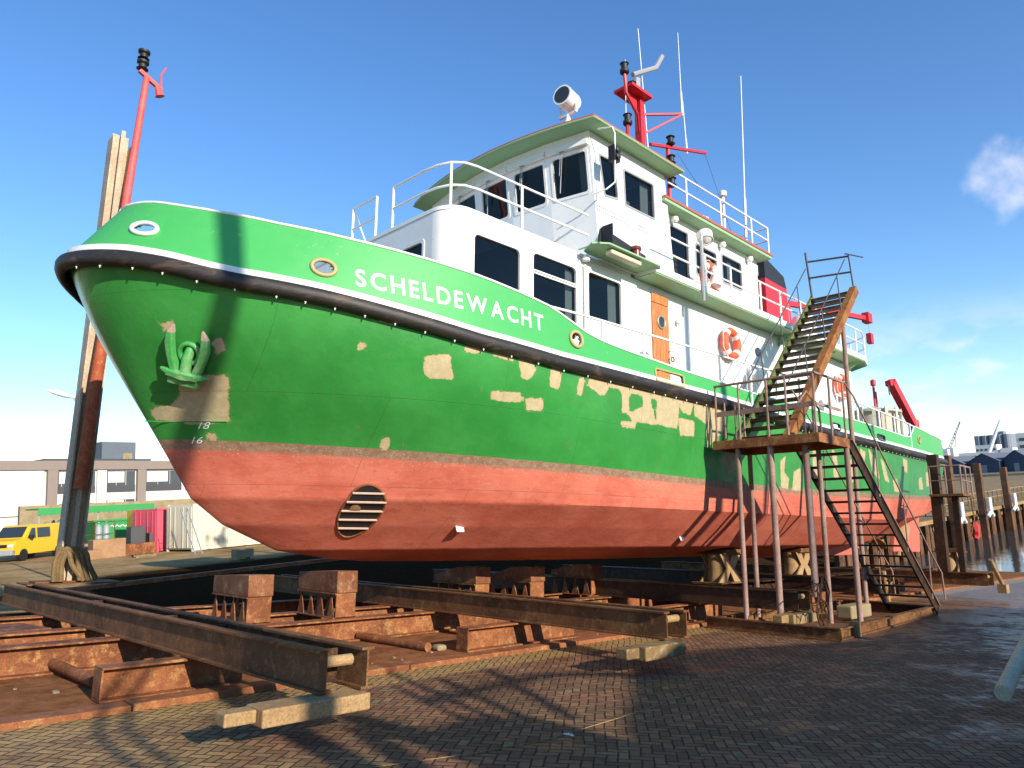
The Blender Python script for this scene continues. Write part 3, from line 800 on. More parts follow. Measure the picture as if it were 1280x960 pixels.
r.tube(pts, .03, 8, closed=True); r.build('fairlead', WHITE, portbw, smooth=True)
for (a, b_, c, d) in SLOTS:
    r = MB(); P = rrect(a - .01, b_ + .01, c, d + .01, .05)
    r.tube([(q[0], YC - bul_half(q[0], q[1]) - .008, q[1]) for q in P], .02, 6, closed=True)
    r.build('freeing_port_rim', BRASS if a < 12 else BLACK, portbw, smooth=True)

# deck inside the bulwark
dk = MB(); pp = [(x_, h_ - .03 if h_ > .05 else 0) for x_, h_ in zip(XS[::4], HS[::4])]
for x_, h_ in pp:
    z_ = float(sheer(x_)) - .02 + (.25 * sstep(9, 5, x_))
    z_ = float(sheer(x_)) - .02
    dk.v += [(x_, YC - max(h_, 0), z_), (x_, YC, z_ + .06), (x_, YC + max(h_, 0), z_)]
for i in range(len(pp) - 1):
    for j in (0, 1):
        a = i * 3 + j; dk.f.append((a, a + 1, a + 4, a + 3)); dk.m.append(0)
DECKM = paint('green_deck_paint', (.07, .22, .09), .7, .4)
dk.build('main_deck', DECKM, ship)

# ---- lettering along the bow
def text_mesh(body, size, bold=.0):
    cu = bpy.data.curves.new('t', 'FONT'); cu.body = body; cu.size = size; cu.offset = bold; cu.resolution_u = 4
    o = bpy.data.objects.new('t', cu); COL.objects.link(o)
    dg = bpy.context.evaluated_depsgraph_get(); me = bpy.data.meshes.new_from_object(o.evaluated_get(dg))
    vs = [tuple(v.co) for v in me.vertices]; fs = [tuple(p.vertices) for p in me.polygons]
    bpy.data.objects.remove(o); bpy.data.curves.remove(cu); bpy.data.meshes.remove(me)
    return vs, fs
import bmesh
def refine(vs, fs, cuts=2):
    bm = bmesh.new(); V = [bm.verts.new(v) for v in vs]
    for f in fs:
        try: bm.faces.new([V[i] for i in f])
        except ValueError: pass
    bmesh.ops.triangulate(bm, faces=bm.faces)
    bmesh.ops.subdivide_edges(bm, edges=bm.edges, cuts=cuts)
    bm.verts.ensure_lookup_table()
    out = [tuple(v.co) for v in bm.verts]; fo = [tuple(v.index for v in f.verts) for f in bm.faces]
    bm.free(); return out, fo
x_ = 4.99
nm = MB()
CAP = .255
word = "SCHELDEWACHT"
steps = []
widths = []
for ch in word:
    vs, fs = text_mesh(ch, CAP / .72, .007); vs = [(v_[0] * .86, v_[1], v_[2]) for v_ in vs]
    w0 = min(v[0] for v in vs); w1 = max(v[0] for v in vs); h0 = min(v[1] for v in vs); h1 = max(v[1] for v in vs)
    widths.append((w0, w1, h0, h1, vs, fs))
tot = sum(w[1] - w[0] for w in widths); gap = (2.90 - tot) / (len(word) - 1)
for (w0, w1, h0, h1, vs, fs) in widths:
    vs, fs = refine(vs, fs, 2)
    P = []
    for v in vs:
        X = x_ + (v[0] - w0); zb = np.interp(X, [4.9, 7.9], [3.15, 2.99]); Z = float(zb) + (v[1] - h0) / (h1 - h0) * (CAP if True else 0)
        P.append((X, YC - bul_half(X, Z) - .006, Z))
    nm.add(P, fs); x_ += (w1 - w0) + gap
nm.build('ship_name', WHITE, portbw)
for body, X0, Z0, hh in (("18", 3.84, 1.33, .085), ("16", 3.84, 1.15, .085)):
    vs, fs = text_mesh(body, hh / .7, .0); vs, fs = refine(vs, fs, 1)
    q = MB(); q.add([(X0 + v[0], YC - half_at(X0 + v[0], Z0 + v[1]) - .008, Z0 + v[1]) for v in vs], fs)
    q.build('draught_mark', WHITE, hull)

# bow thruster tunnel: ring, black sheet painting the tunnel's inner shade, and bars
def hull_n(X, Z):
    P = lambda a, b_: Vector((a, YC - half_at(a, b_), b_))
    e = .05; a = P(X + e, Z) - P(X - e, Z); b_ = P(X, Z + e) - P(X, Z - e)
    n_ = a.cross(b_).normalized()
    return n_ if n_.y < 0 else -n_
TX, TZ, TR = 6.0, .30, .36
tp = [(TX + math.cos(2 * math.pi * i / 40) * TR * .72 - math.sin(2 * math.pi * i / 40) * .10, TZ + math.sin(2 * math.pi * i / 40) * TR) for i in range(40)]
q = MB(); q.tube([(a, YC - half_at(a, b_) - .005, b_) for a, b_ in tp], .018, 6, closed=True)
th_ring = q.build('thruster_tunnel_rim', RUSTRED, hull, smooth=True)
q = MB(); n0 = hull_n(TX, TZ); WORN2 = paint('pale_scraped_steel', (.60, .40, .30), .7, .4)
NR_ = 8
vs_ = []
for k_ in range(NR_ + 1):
    for a, b_ in tp:
        a2, b2_ = TX + (a - TX) * k_ / NR_, TZ + (b_ - TZ) * k_ / NR_; vs_.append((a2, YC - half_at(a2, b2_) - .010, b2_))
q.add(vs_, [(k_ * 40 + i, k_ * 40 + (i + 1) % 40, (k_ + 1) * 40 + (i + 1) % 40, (k_ + 1) * 40 + i) for k_ in range(NR_) for i in range(40)])
q.build('tunnel_mouth_shade', BLACK, th_ring, smooth=True)
for kz in (-.24, -.12, .0, .12, .24):
    q = MB(); hw = math.sqrt(TR ** 2 - kz ** 2)
    q.tube([(TX + s_ * hw * .72 - kz * .28, YC - half_at(TX + s_ * hw * .72 - kz * .28, TZ + kz) - .030, TZ + kz) for s_ in np.linspace(-1, 1, 9)], .016, 6)
    q.build('grating_bar', WORN2, th_ring)
q = MB(); q.lathe((TX - .11, YC - half_at(TX - .11, TZ + .04) - .012, TZ + .04), [(.07, 0), (.08, .015), (.02, .02)], 16, n0); q.build('thruster_hub', BEIGESTEEL, th_ring)
for (ax_, az_) in ((7.54, .10), (12.6, -.03)):
    q = MB(); a = Vector((ax_, YC - half_at(ax_, az_), az_)); q.obox(a + hull_n(ax_, az_) * .03, (.08, 0, 0), hull_n(ax_, az_) * .03, (0, .01, .03)); q.build('zinc_anode', paint('anode_zinc', (.7, .7, .7), .5, .2) if ax_ < 8 else MATS['anode_zinc'], hull, bevel=.015)
# anchor pocket outline
q = MB()
for a, b_ in (((3.03, 2.66), (3.85, 2.66)), ((3.06, 2.66), (3.15, 2.2)), ((3.25, 2.30), (3.75, 2.27)), ((3.33, 1.42), (4.1, 1.42))):
    q.tube([(a[0] + (b_[0] - a[0]) * t, YC - half_at(a[0] + (b_[0] - a[0]) * t, a[1] + (b_[1] - a[1]) * t) - .002, a[1] + (b_[1] - a[1]) * t) for t in np.linspace(0, 1, 9)], .008, 4)
HG = paint('hull_green_trim', (.035, .28, .045), .35, .2)
q.build('anchor_recess_edge', HG, hull)

# ---- skeg, rudder, propeller
q = MB(); q.prism([(17.5, -.50), (18.2, -.60), (27.5, -.62), (27.5, .42), (26.0, .1), (23.5, -.25), (20, -.48)], 'y', YC - .09, YC + .09)
AF = paint('antifouling_red', (.52, .13, .085), .6, .4, (.30, .06, .04), 2, fleck=(.6, .45, .35))
q.build('skeg', AF, ship, bevel=.02)
q = MB(); q.prism([(30.6, -.55), (33.6, -.60), (33.9, .9), (31.4, 1.1)], 'y', YC - .09, YC + .09); q.build('rudder', AF, ship, bevel=.03)
q = MB(); q.tube([(31.3, YC, -.7), (31.5, YC, 1.4)], .10, 10); q.build('rudder_stock', BEIGESTEEL, ship)
q = MB(); q.lathe((28.1, YC, -.05), [(.16, 0), (.2, .3), (.12, .7), (.03, .85)], 16, (1, 0, 0))
for i in range(4):
    a = 2 * math.pi * i / 4 + .5; d = Vector((0, math.cos(a), math.sin(a))); t = Vector((.5, -math.sin(a) * .8, math.cos(a) * .8)).normalized()
    c = Vector((28.4, YC, -.05)); P = [c + d * .1 - t * .08, c + d * .35 - t * .22, c + d * .62 - t * .16, c + d * .68 + t * .05, c + d * .45 + t * .22, c + d * .1 + t * .1]
    nrm_ = d.cross(t) * .015; k = len(P); q.add([p + nrm_ for p in P] + [p - nrm_ for p in P], [tuple(range(k)), tuple(range(2 * k - 1, k - 1, -1))] + [(i2, (i2 + 1) % k, (i2 + 1) % k + k, i2 + k) for i2 in range(k)])
q.build('propeller', paint('bronze', (.35, .22, .08), .4, .3, metallic=.8), ship, smooth='auto')
q = MB(); q.prism([(27.2, .55), (28.9, .95), (29.6, .35), (29.2, -.35), (28.8, .1), (28.3, .5)], 'y', YC - 1.05, YC - .93); q.tube([(25.2, YC - .2, .2), (28.3, YC - .05, -.05)], .09, 10); q.build('shaft_bracket', BEIGESTEEL, ship, bevel=.01)

# ---- lower deckhouse
HY = 8.15; HX0, HX1 = 6.66, 21.9; SY = 2 * YC - HY
hz0 = 2.55
dh = MB()
pw = plane_map((0, HY, 0), (1, 0, 0), (0, 0, 1), (0, -1, 0))
W1 = rrect(7.14, 8.18, 3.35, 4.60, .09); W2 = rrect(8.46, 9.60, 3.30, 4.66, .09); W3 = rrect(9.90, 10.90, 3.78, 4.70, .07)
DOOR = rrect(11.86, 12.44, 2.72, 4.76, .03)
panel(dh, [(HX0 + .42, hz0), (HX1, hz0), (HX1, 4.90), (HX0 + .42, 4.90)], [W1, W2, W3, DOOR], pw, .05)
sw_ = plane_map((0, SY, 0), (1, 0, 0), (0, 0, 1), (0, 1, 0))
panel(dh, [(HX0 + .42, hz0), (HX1, hz0), (HX1, 4.90), (HX0 + .42, 4.90)], [], sw_, .05)
fw_ = plane_map((HX0, 0, 0), (0, 1, 0), (0, 0, 1), (-1, 0, 0))
FW = [rrect(8.78, 9.42, 3.9, 4.50, .07), rrect(10.1, 10.8, 3.9, 4.50, .07), rrect(11.48, 12.12, 3.9, 4.50, .07)]
panel(dh, [(HY + .42, hz0), (SY - .42, hz0), (SY - .42, 4.90), (HY + .42, 4.90)], FW, fw_, .05)
for sg, cy in ((-1, HY + .42), (1, SY - .42)):
    n = 10
    for rad, flip in ((.42, 0), (.37, 1)):
        P = [(HX0 + .42 - rad * math.sin(R(90) * i / n), cy + sg * rad * math.cos(R(90) * i / n)) for i in range(n + 1)]
        vs = [(a, b_, z) for z in (hz0, 4.90) for a, b_ in P]
        dh.add(vs, [(i, i + 1, n + 2 + i, n + 1 + i) for i in range(n)])
dh.box(HX1 - .05, HX1, HY + .06, SY - .06, hz0, 4.9)
house = dh.build('deckhouse', WHITE, ship, smooth='auto')
# coaming of the deck in front of the wheelhouse: rounded plan, runs aft along the side
def plan_front(y0, y1, x0, r, xe, n=10):
    P = [(xe, y0)] + [(x0 + r - r * math.sin(R(90) * i / n), y0 + r - r * math.cos(R(90) * i / n)) for i in range(n + 1)]
    P += [(x0 + r - r * math.cos(R(90) * i / n), y1 - r + r * math.sin(R(90) * i / n)) for i in range(n + 1)] + [(xe, y1)]
    return P
q = MB(); q.prism(plan_front(HY - .012, SY + .012, HX0 - .012, .43, 11.2), 'z', 4.902, 4.965)
q.build('foredeck_roof', WHITE, house, smooth='auto')
for nm_, P, mp_, bar_, cur in (('window', W1, pw, None, (7.14, 7.24)), ('window', W2, pw, 4.28, (9.42, 9.6)), ('window', W3, pw, None, (10.63, 10.88))):
    w, gm = window(house, P, mp_, bar=bar_, fw=.035)
    gm.build('pane', GLASS, w) if False else gm.build('window_pane', GLASS, house)
    q = MB(); n = 16; z0_, z1_ = min(p[1] for p in P) - .05, max(p[1] for p in P) + .02
    vs = [(cur[0] + (cur[1] - cur[0]) * i / n, HY + .12 + .02 * math.sin(i * 2.1), z) for z in (z0_, z1_) for i in range(n + 1)]
    q.add(vs, [(i, i + 1, n + 2 + i, n + 1 + i) for i in range(n)]); q.build('curtain', CURTAIN, house, smooth=True)
for P in FW:
    w, gm = window(house, P, fw_, fw=.03); gm.build('window_pane', GLASS, house)
q = MB(); q.box(6.9, 11.2, HY + 1.4, HY + 1.43, 2.6, 4.88); q.box(8.3, 8.33, HY + .1, HY + 1.4, 2.6, 4.88); q.build('cabin_lining', INTERIOR, house)
# door
q = MB()
xd = 11.865
for i in range(5):
    q.box(xd, xd + .108, HY - .03, HY + .02, 2.72, 4.55); xd += .1148
q.box(11.865, 12.435, HY - .036, HY + .02, 4.56, 4.75)
door = q.build('door', WOOD, house, bevel=.004)
q = MB(); q.torus((12.15, HY - .04, 4.18), (0, 1, 0), .125, .022, 24, 8); q.build('porthole_rim', paint('dull_brass', (.45, .4, .28), .35, .3, metallic=.6), door, smooth=True)
q = MB(); q.lathe((12.15, HY - .036, 4.18), [(.115, 0), (.115, .004)], 24, (0, 1, 0)); q.build('porthole_glass', DARKGLASS, door)
q = MB(); q.tube([(12.38, HY - .05, 3.62), (12.38, HY - .10, 3.62), (12.48, HY - .1, 3.62)], .012, 6); q.build('door_handle', GREY, door)
q = MB(); q.torus((12.42, HY - .1, 3.45), (0, 1, 0), .05, .015, 16, 6); q.build('padlock', RUST, door)
# pipes and fittings on the house side
for a_, b2_, r2_ in ((9.77, 4.75, .022), (12.76, 4.6, .014), (16.9, 4.7, .012)):
    q = MB(); q.tube([(a_, HY - .05, 2.7), (a_, HY - .05, b2_)], r2_, 6); q.build('conduit', WHITE2, house)
for (a, z, r_) in ((9.77, 4.86, .07), (12.72, 4.3, .04), (12.72, 3.3, .04)):
    q = MB(); q.lathe((a, HY - .08, z), [(r_, -.04), (r_ * 1.1, 0), (r_ * .7, .05), (.01, .08)], 12, (0, 0, 1)); q.build('deck_lamp', WHITE2, house, smooth='auto')
for (a, z) in ((11.2, 3.28), (15.55, 3.55), (19.6, 3.5)):
    q = MB(); q.lathe((a, HY - .18, z), [(.02, -.03), (.17, 0), (.19, .06), (.17, .12), (.05, .16)], 20, (.35, -1, 0)); q.build('ventilator_cowl', WHITE, house, smooth='auto')
q = MB(); q.lathe((16.2, HY - .01, 4.3), [(.11, 0), (.11, .03)], 20, (0, -1, 0)); q.build('side_scuttle', DARKGLASS, house)

# ---- boat deck
q = MB()
ax0, ax1 = 11.35, 22.55
bd = [(ax0, 7.65), (21.6, 7.62), (22.3, 7.8), (22.75, 8.4), (22.95, 9.4), (23.0, YC), (22.95, 11.5), (22.75, 12.5), (22.3, 13.1), (21.6, 13.28), (ax0, 13.25)]
q.prism(bd, 'z', 4.93, 5.07); bdo = q.build('boat_deck', WHITE, ship)
q = MB(); q.prism([(a + (0 if a < 12 else -.02), b_ + (.02 if b_ < YC else -.02)) for a, b_ in bd], 'z', 4.905, 4.928); q.build('deckhead', LGREEN, bdo)
for X in (17.3, 19.85, 21.5):
    q = MB(); q.prism([(7.72, 4.904), (8.14, 4.904), (8.14, 4.62)], 'x', X, X + .02); q.build('deck_bracket', LGREEN, bdo)
def rail(parent, pts, heights, post_at, r=.021, name='guard_rail', z0=None, mat=WHITE2, bend=None):
    q = MB()
    for h in heights: q.tube([(p[0], p[1], p[2] + h) for p in pts], r, 7)
    for (p) in post_at: q.tube([p, (p[0], p[1], p[2] + max(heights))], r * 1.15, 7)
    return q.build(name, mat, parent, smooth='auto')
bdz = 5.07
pts = [(11.75, 7.68, bdz), (21.6, 7.66, bdz), (22.3, 7.85, bdz), (22.72, 8.4, bdz), (22.9, 9.4, bdz), (22.95, YC, bdz), (22.9, 11.5, bdz), (22.3, 13.05, bdz), (21.6, 13.22, bdz), (18.5, 13.22, bdz)]
pa = [(x_, 7.68, bdz) for x_ in (12.75, 13.2, 14.25, 15.6, 16.6, 17.7, 18.9, 20.1, 21.2)] + pts[2:9]
rail(bdo, pts, (.36, .72), pa)
# lamp post and floodlight at the boat deck edge
q = MB(); q.tube([(12.95, 7.60, 4.7), (12.95, 7.60, 6.0)], .036, 8); pole = q.build('lamp_post', GREY, bdo, smooth='auto')
q = MB(); q.lathe((13.12, 7.62, 6.17), [(.03, -.2), (.15, -.12), (.17, 0), (.17, .05), (.10, .12), (.03, .14)], 16, (.2, .3, 1)); q.tube([(12.95, 7.6, 5.98), (12.9, 7.55, 6.1), (13.0, 7.6, 6.22)], .02, 6); q.torus((13.1, 7.6, 6.05), (.2, .3, 1), .17, .012, 16, 6); q.build('floodlight', WHITE2, pole, smooth='auto')
# liferaft drum, ring buoy rack, grey box
q = MB(); q.lathe((19.95, 8.6, 5.25), [(.02, 0), (.30, .03), (.34, .1), (.34, .36), (.37, .38), (.37, .42), (.34, .44), (.34, .7), (.28, .8), (.02, .86)], 24); q.build('liferaft_drum', WHITE, bdo, smooth='auto')
q = MB(); q.box(19.6, 20.3, 8.3, 8.95, 5.07, 5.25); q.box(20.9, 21.7, 8.4, 9.2, 5.07, 5.75); q.build('deck_locker', WHITE, bdo, bevel=.02)
# hanging lifeboat davit aft
q = MB(); q.bar((19.8, 9.2, 6.62), (25.6, 8.85, 7.28), .12, .15); q.box(25.4, 25.75, 8.72, 8.95, 7.12, 7.45); q.tube([(20.2, 9.2, 5.07), (20.2, 9.2, 6.7)], .14, 10)
dav = q.build('davit', RED, bdo, smooth='auto')
q = MB(); q.tube([(25.7, 8.84, 7.1), (25.7, 8.84, 6.75)], .01, 5); q.box(25.58, 25.82, 8.76, 8.92, 6.42, 6.76); q.build('hook_block', RED, dav)
# funnel
q = MB()
fx0, fx1, fy0, fy1 = 18.6, 19.95, 9.0, 11.9
def frus(q, z0, z1a, z1b, ins=0.):
    vs = [(fx0 - .02 + .03 * 0, fy0, z0), (fx1, fy0, z0), (fx1, fy1, z0), (fx0 - .02, fy1, z0), (fx0 + .05, fy0 + .02, z1a), (fx1, fy0 + .02, z1b), (fx1, fy1 - .02, z1b), (fx0 + .05, fy1 - .02, z1a)]
    q.add(vs, [(0, 1, 2, 3), (4, 5, 6, 7), (0, 1, 5, 4), (1, 2, 6, 5), (2, 3, 7, 6), (3, 0, 4, 7)])
frus(q, 5.07, 7.02, 6.98); fun = q.build('funnel', RED, ship)
q = MB(); vs = [(fx0 + .049, fy0 + .019, 7.0), (fx1 + .001, fy0 + .019, 6.98), (fx1 + .001, fy1 - .019, 6.98), (fx0 + .049, fy1 - .019, 7.0), (fx0 + .12, fy0 + .06, 7.68), (fx1 - .05, fy0 + .06, 7.36), (fx1 - .05, fy1 - .06, 7.36), (fx0 + .12, fy1 - .06, 7.68)]
q.add(vs, [(0, 1, 2, 3), (4, 5, 6, 7), (0, 1, 5, 4), (1, 2, 6, 5), (2, 3, 7, 6), (3, 0, 4, 7)]); q.build('funnel_top', BLACK, fun)
q = MB(); q.box(fx0 + .03, fx0 + .06, 9.22, 9.3, 7.12, 7.42); q.build('funnel_lamp', WHITE, fun)

# ---- upper deckhouse behind the wheelhouse
AY = 8.35; AX0, AX1 = 12.2, 16.85; AS = 2 * YC - AY
q = MB(); am = plane_map((0, AY, 0), (1, 0, 0), (0, 0, 1), (0, -1, 0))
A1 = rrect(12.93, 13.66, 5.38, 6.60, .04); A2 = rrect(13.95, 14.86, 5.72, 6.46, .07); A3 = rrect(15.10, 16.03, 5.82, 6.53, .07)
panel(q, [(AX0, 5.07), (AX1, 5.07), (AX1, 6.88), (AX0, 6.88)], [A1, A2, A3], am, .05)
q.box(AX0, AX1, AS - .05, AS, 5.07, 6.88); q.box(AX1 - .05, AX1 - .001, AY + .06, AS - .06, 5.07, 6.88)
ah = q.build('upper_house', WHITE, ship)
for P in (A1, A2, A3):
    w, gm = window(ah, P, am, frame=GREY, fw=.02); gm.build('window_pane', GLASS, ah)
q = MB(); q.box(12.3, 16.7, 9.9, 9.93, 5.1, 6.8); q.box(13.8, 13.83, 8.5, 9.9, 5.1, 6.8); q.build('cabin_lining', INTERIOR, ah)
q = MB()
for i in range(5): q.box(13.05, 13.5, 8.55, 8.75, 5.42 + i * .13, 5.52 + i * .13)
q.build('stowed_gear', TIMBER, ah)
q = MB(); n = 16
vs = [(15.55 + .2 * i / n, AY + .12 + .02 * math.sin(i * 2.1), z) for z in (5.8, 6.55) for i in range(n + 1)]
q.add(vs, [(i, i + 1, n + 2 + i, n + 1 + i) for i in range(n)]); q.build('curtain', CURTAIN, ah, smooth=True)
# roof plate of the upper house with a green underside and a red edge line
RY = 8.0
q = MB(); q.box(12.3, 17.05, RY, 2 * YC - RY, 6.90, 6.955); ur = q.build('upper_roof', ROOFRED, ah)
q = MB(); q.box(12.3, 17.03, RY + .02, 2 * YC - RY - .02, 6.835, 6.898); q.build('roof_soffit', LGREEN, ur)
rz = 6.955
pts = [(12.5, 8.06, rz), (16.95, 8.06, rz), (16.95, 12.84, rz), (12.5, 12.84, rz)]
rail(ur, pts, (.36, .70), [(x_, 8.06, rz) for x_ in (13.2, 14.65, 16.1)] + [(16.95, 8.06, rz), (16.95, 9.6, rz), (16.95, 11.2, rz), (16.95, 12.84, rz)])
q = MB(); q.tube([(14.9, 8.12, rz), (14.9, 8.12, 7.85)], .035, 8); q.lathe((14.9, 8.12, 7.82), [(.06, 0), (.09, .02), (.09, .13), (.05, .16)], 14); q.build('mushroom_aerial', WHITE2, ur, smooth='auto')
for a, z in ((14.2, 7.05), (14.05, 7.03)):
    q = MB(); q.tube([(a, 8.2, 6.95), (a, 8.2, z), (a + .05, 8.2, z + .09), (a + .12, 8.2, z + .09), (a + .15, 8.2, z)], .015, 6); q.build('vent_pipe', WHITE, ur)
for X in (13.0, 15.0, 16.3):
    q = MB(); q.lathe((X, 8.24, 6.76), [(.03, 0), (.07, -.02), (.08, -.10), (.04, -.14)], 12); q.build('bulkhead_lamp', WHITE2, ah, smooth='auto')

# ---- wheelhouse
WY = 8.10; WS = 2 * YC - WY
q = MB(); wm = plane_map((0, WY, 0), (1, 0, 0), (0, 0, 1), (0, -1, 0))
Wa = rpoly([(10.38, 6.30), (10.80, 6.36), (10.70, 7.12), (10.22, 7.10)], .05)
Wb = rpoly([(11.02, 6.32), (12.02, 6.33), (12.0, 7.10), (10.99, 7.07)], .05)
panel(q, [(10.22, 4.97), (12.72, 4.97), (12.42, 7.47), (9.93, 7.47)], [Wa, Wb], wm, .05)
wms = plane_map((0, WS, 0), (1, 0, 0), (0, 0, 1), (0, 1, 0))
Wc = rpoly([(10.42, 6.32), (12.0, 6.33), (11.9, 7.10), (10.3, 7.10)], .05)
panel(q, [(10.22, 4.97), (12.72, 4.97), (12.42, 7.47), (9.93, 7.47)], [], wms, .05)
# five facets across the front, leaning forward at the top
fy = [8.10, 9.02, 9.97, 10.93, 11.88, 12.80]
def fx(y, z): 
    c = .30 * ((y - YC) / 2.35) ** 2
    return 9.63 + c + (7.47 - z) * .115
wins = []
for i in range(5):
    y0, y1 = fy[i], fy[i + 1]
    o = Vector((fx(y0, 4.97), y0, 4.97)); e = Vector((fx(y1, 4.97), y1, 4.97)); u = (e - o); wdt = u.length; u.normalize()
    top = Vector((fx(y0, 7.47), y0, 7.47)); v = top - o; hgt = v.length; v.normalize(); nn = u.cross(v).normalized()
    if nn.x > 0: nn = -nn
    mp_ = plane_map(o, u, v, nn)
    z0_, z1_ = 1.33, 2.17
    P = rrect(.09, wdt - .09, z0_, z1_, .06)
    panel(q, [(0, 0), (wdt, 0), (wdt, hgt), (0, hgt)], [P], mp_, .05)
    wins.append((P, mp_, wdt))
q.box(12.40, 12.44, WY + .06, WS - .06, 4.97, 7.45)
wh = q.build('wheelhouse', WHITE, ship)
for P, mp_ in ((Wa, wm), (Wb, wm)):
    w, gm = window(wh, P, mp_, frame=GREY, fw=.018); gm.build('window_pane', GLASS, wh)
for P, mp_, wdt in wins:
    w, gm = window(wh, P, mp_, fw=.03); gm.build('window_pane', GLASS, wh)
    # wiper hung above each front window
    a = MB(); a.obox(mp_(wdt * .62, 2.27, .05), (mp_(1, 0, 0) - mp_(0, 0, 0)) * .06, (mp_(0, 1, 0) - mp_(0, 0, 0)) * .03, (mp_(0, 0, 1) - mp_(0, 0, 0)) * .03)
    for dx in (-.02, .02): a.tube([mp_(wdt * .62 + dx, 2.27, .06), mp_(wdt * .70 + dx, 1.78, .05)], .007, 5)
    a.tube([mp_(wdt * .66, 1.98, .04), mp_(wdt * .75, 1.45, .02)], .011, 5); a.build('window_wiper', GREY, wh)
# pelmet box above the front windows
q = MB()
for i in range(4):
    P, mp_, wdt = wins[i]
    q.add([mp_(.02, 2.24, .012), mp_(wdt - .005, 2.24, .012), mp_(wdt - .005, 2.36, .012), mp_(.02, 2.36, .012), mp_(.02, 2.24, .10), mp_(wdt - .005, 2.24, .10), mp_(wdt - .005, 2.36, .06), mp_(.02, 2.36, .06)], [(0, 1, 2, 3), (4, 5, 6, 7), (0, 1, 5, 4), (2, 3, 7, 6), (1, 2, 6, 5), (0, 3, 7, 4)])
q.build('shutter_box', WHITE, wh)
def curt(parent, mp_, a, b_, z0, z1, dp=-.14):
    q = MB(); n = 18
    vs = [mp_(a + (b_ - a) * i / n, z, dp + .025 * math.sin(i * 1.9)) for z in (z0, z1) for i in range(n + 1)]
    q.add(vs, [(i, i + 1, n + 2 + i, n + 1 + i) for i in range(n)]); q.build('curtain', CURTAIN, parent, smooth=True)
curt(wh, wm, 11.72, 11.98, 6.25, 7.15); curt(wh, wins[0][1], .10, .32, 1.25, 2.25)
q = MB(); q.box(10.6, 12.3, 8.4, 12.5, 6.0, 6.05); q.box(10.4, 10.9, 8.6, 12.2, 5.4, 6.15); q.box(11.7, 12.1, 9.8, 10.3, 5.2, 6.75); q.box(12.32, 12.36, 8.2, 12.7, 5, 7.4)
q.build('helm_console', INTERIOR, wh, bevel=.03)
q = MB(); q.lathe((11.5, 8.6, 6.55), [(.05, -.2), (.2, -.1), (.22, .1), (.1, .15)], 14); q.build('chart_lamp', CURTAIN, wh, smooth='auto')
# wheelhouse roof: curved front edge
def roof_plan(d):
    P = []
    for i in range(17):
        y = 7.75 - d + (2 * YC - 15.5 + 2 * d) * i / 16; P.append((9.22 - d + .44 * ((y - YC) / 2.7) ** 2, y))
    return P + [(12.62, 2 * YC - 7.75 + d), (12.62, 7.75 - d)]
q = MB(); q.prism(roof_plan(0), 'z', 7.505, 7.55); wr = q.build('wheelhouse_roof', ROOFRED, wh)
q = MB(); q.prism(roof_plan(-.015), 'z', 7.472, 7.503); q.build('roof_soffit', LGREEN, wr)
q = MB(); rp = roof_plan(.004); q.tube([(a, b_, 7.49) for a, b_ in rp[:17]] + [(12.62, 13.15, 7.49)], .022, 6); q.tube([(9.67, 7.746, 7.49), (12.62, 7.746, 7.49)], .022, 6); q.build('roof_edge', LGREEN, wr, smooth='auto')
# searchlight
q = MB(); q.lathe((9.75, 8.45, 7.55), [(.13, 0), (.13, .08), (.08, .12), (.05, .2), (.04, .3)], 18)
q.bar((9.75, 8.24, 7.86), (9.75, 8.66, 7.86), .05, .04); q.bar((9.75, 8.25, 7.84), (9.75, 8.25, 8.15), .04, .03, (0, 1, 0)); q.bar((9.75, 8.65, 7.84), (9.75, 8.65, 8.15), .04, .03, (0, 1, 0))
sb = q.build('searchlight', WHITE, wr, smooth='auto')
q = MB(); q.lathe((9.95, 8.45, 8.13), [(.10, 0), (.17, .04), (.19, .12), (.19, .42), (.20, .43), (.20, .46), (.17, .46)], 24, (-1, -.15, .03)); q.build('searchlight_drum', WHITE, sb, smooth='auto')
q = MB(); q.lathe((9.495, 8.382, 8.143), [(.168, 0), (.168, .004)], 24, (-1, -.15, .03)); q.build('searchlight_lens', DARKGLASS, sb)
# side light board, lantern, shelf with tube lamp
q = MB(); q.prism([(9.55, 7.75), (9.8, 7.55), (11.35, 7.55), (11.6, 7.75), (11.6, 8.09), (9.9, 8.14), (9.75, 8.1)], 'z', 5.0, 5.03); sh = q.build('sidelight_shelf', LGREEN, wh)
q = MB(); q.prism([(10.05, 5.03), (11.6, 5.03), (11.6, 5.42), (10.28, 5.60), (10.2, 5.58)], 'y', 8.055, 8.085); q.box(10.2, 10.23, 7.80, 8.05, 5.03, 5.6); q.build('sidelight_board', BLACK, sh)
q = MB(); q.lathe((11.0, 7.86, 5.03), [(.11, 0), (.11, .05), (.085, .07), (.085, .26), (.11, .28), (.10, .34), (.04, .37)], 18); q.build('port_lantern', paint('lantern_red_glass', (.18, .03, .02), .15, .2), sh, smooth='auto')
q = MB(); q.box(9.95, 10.85, 7.62, 7.78, 4.89, 4.985); q.build('tube_lamp', paint('yellowed_plastic', (.62, .55, .38), .4, .3), sh, bevel=.03)
q = MB(); q.bar((9.6, 7.6, 4.99), (9.6, 8.1, 4.99), .02, .02); q.build('shelf_bracket', LGREEN, sh)
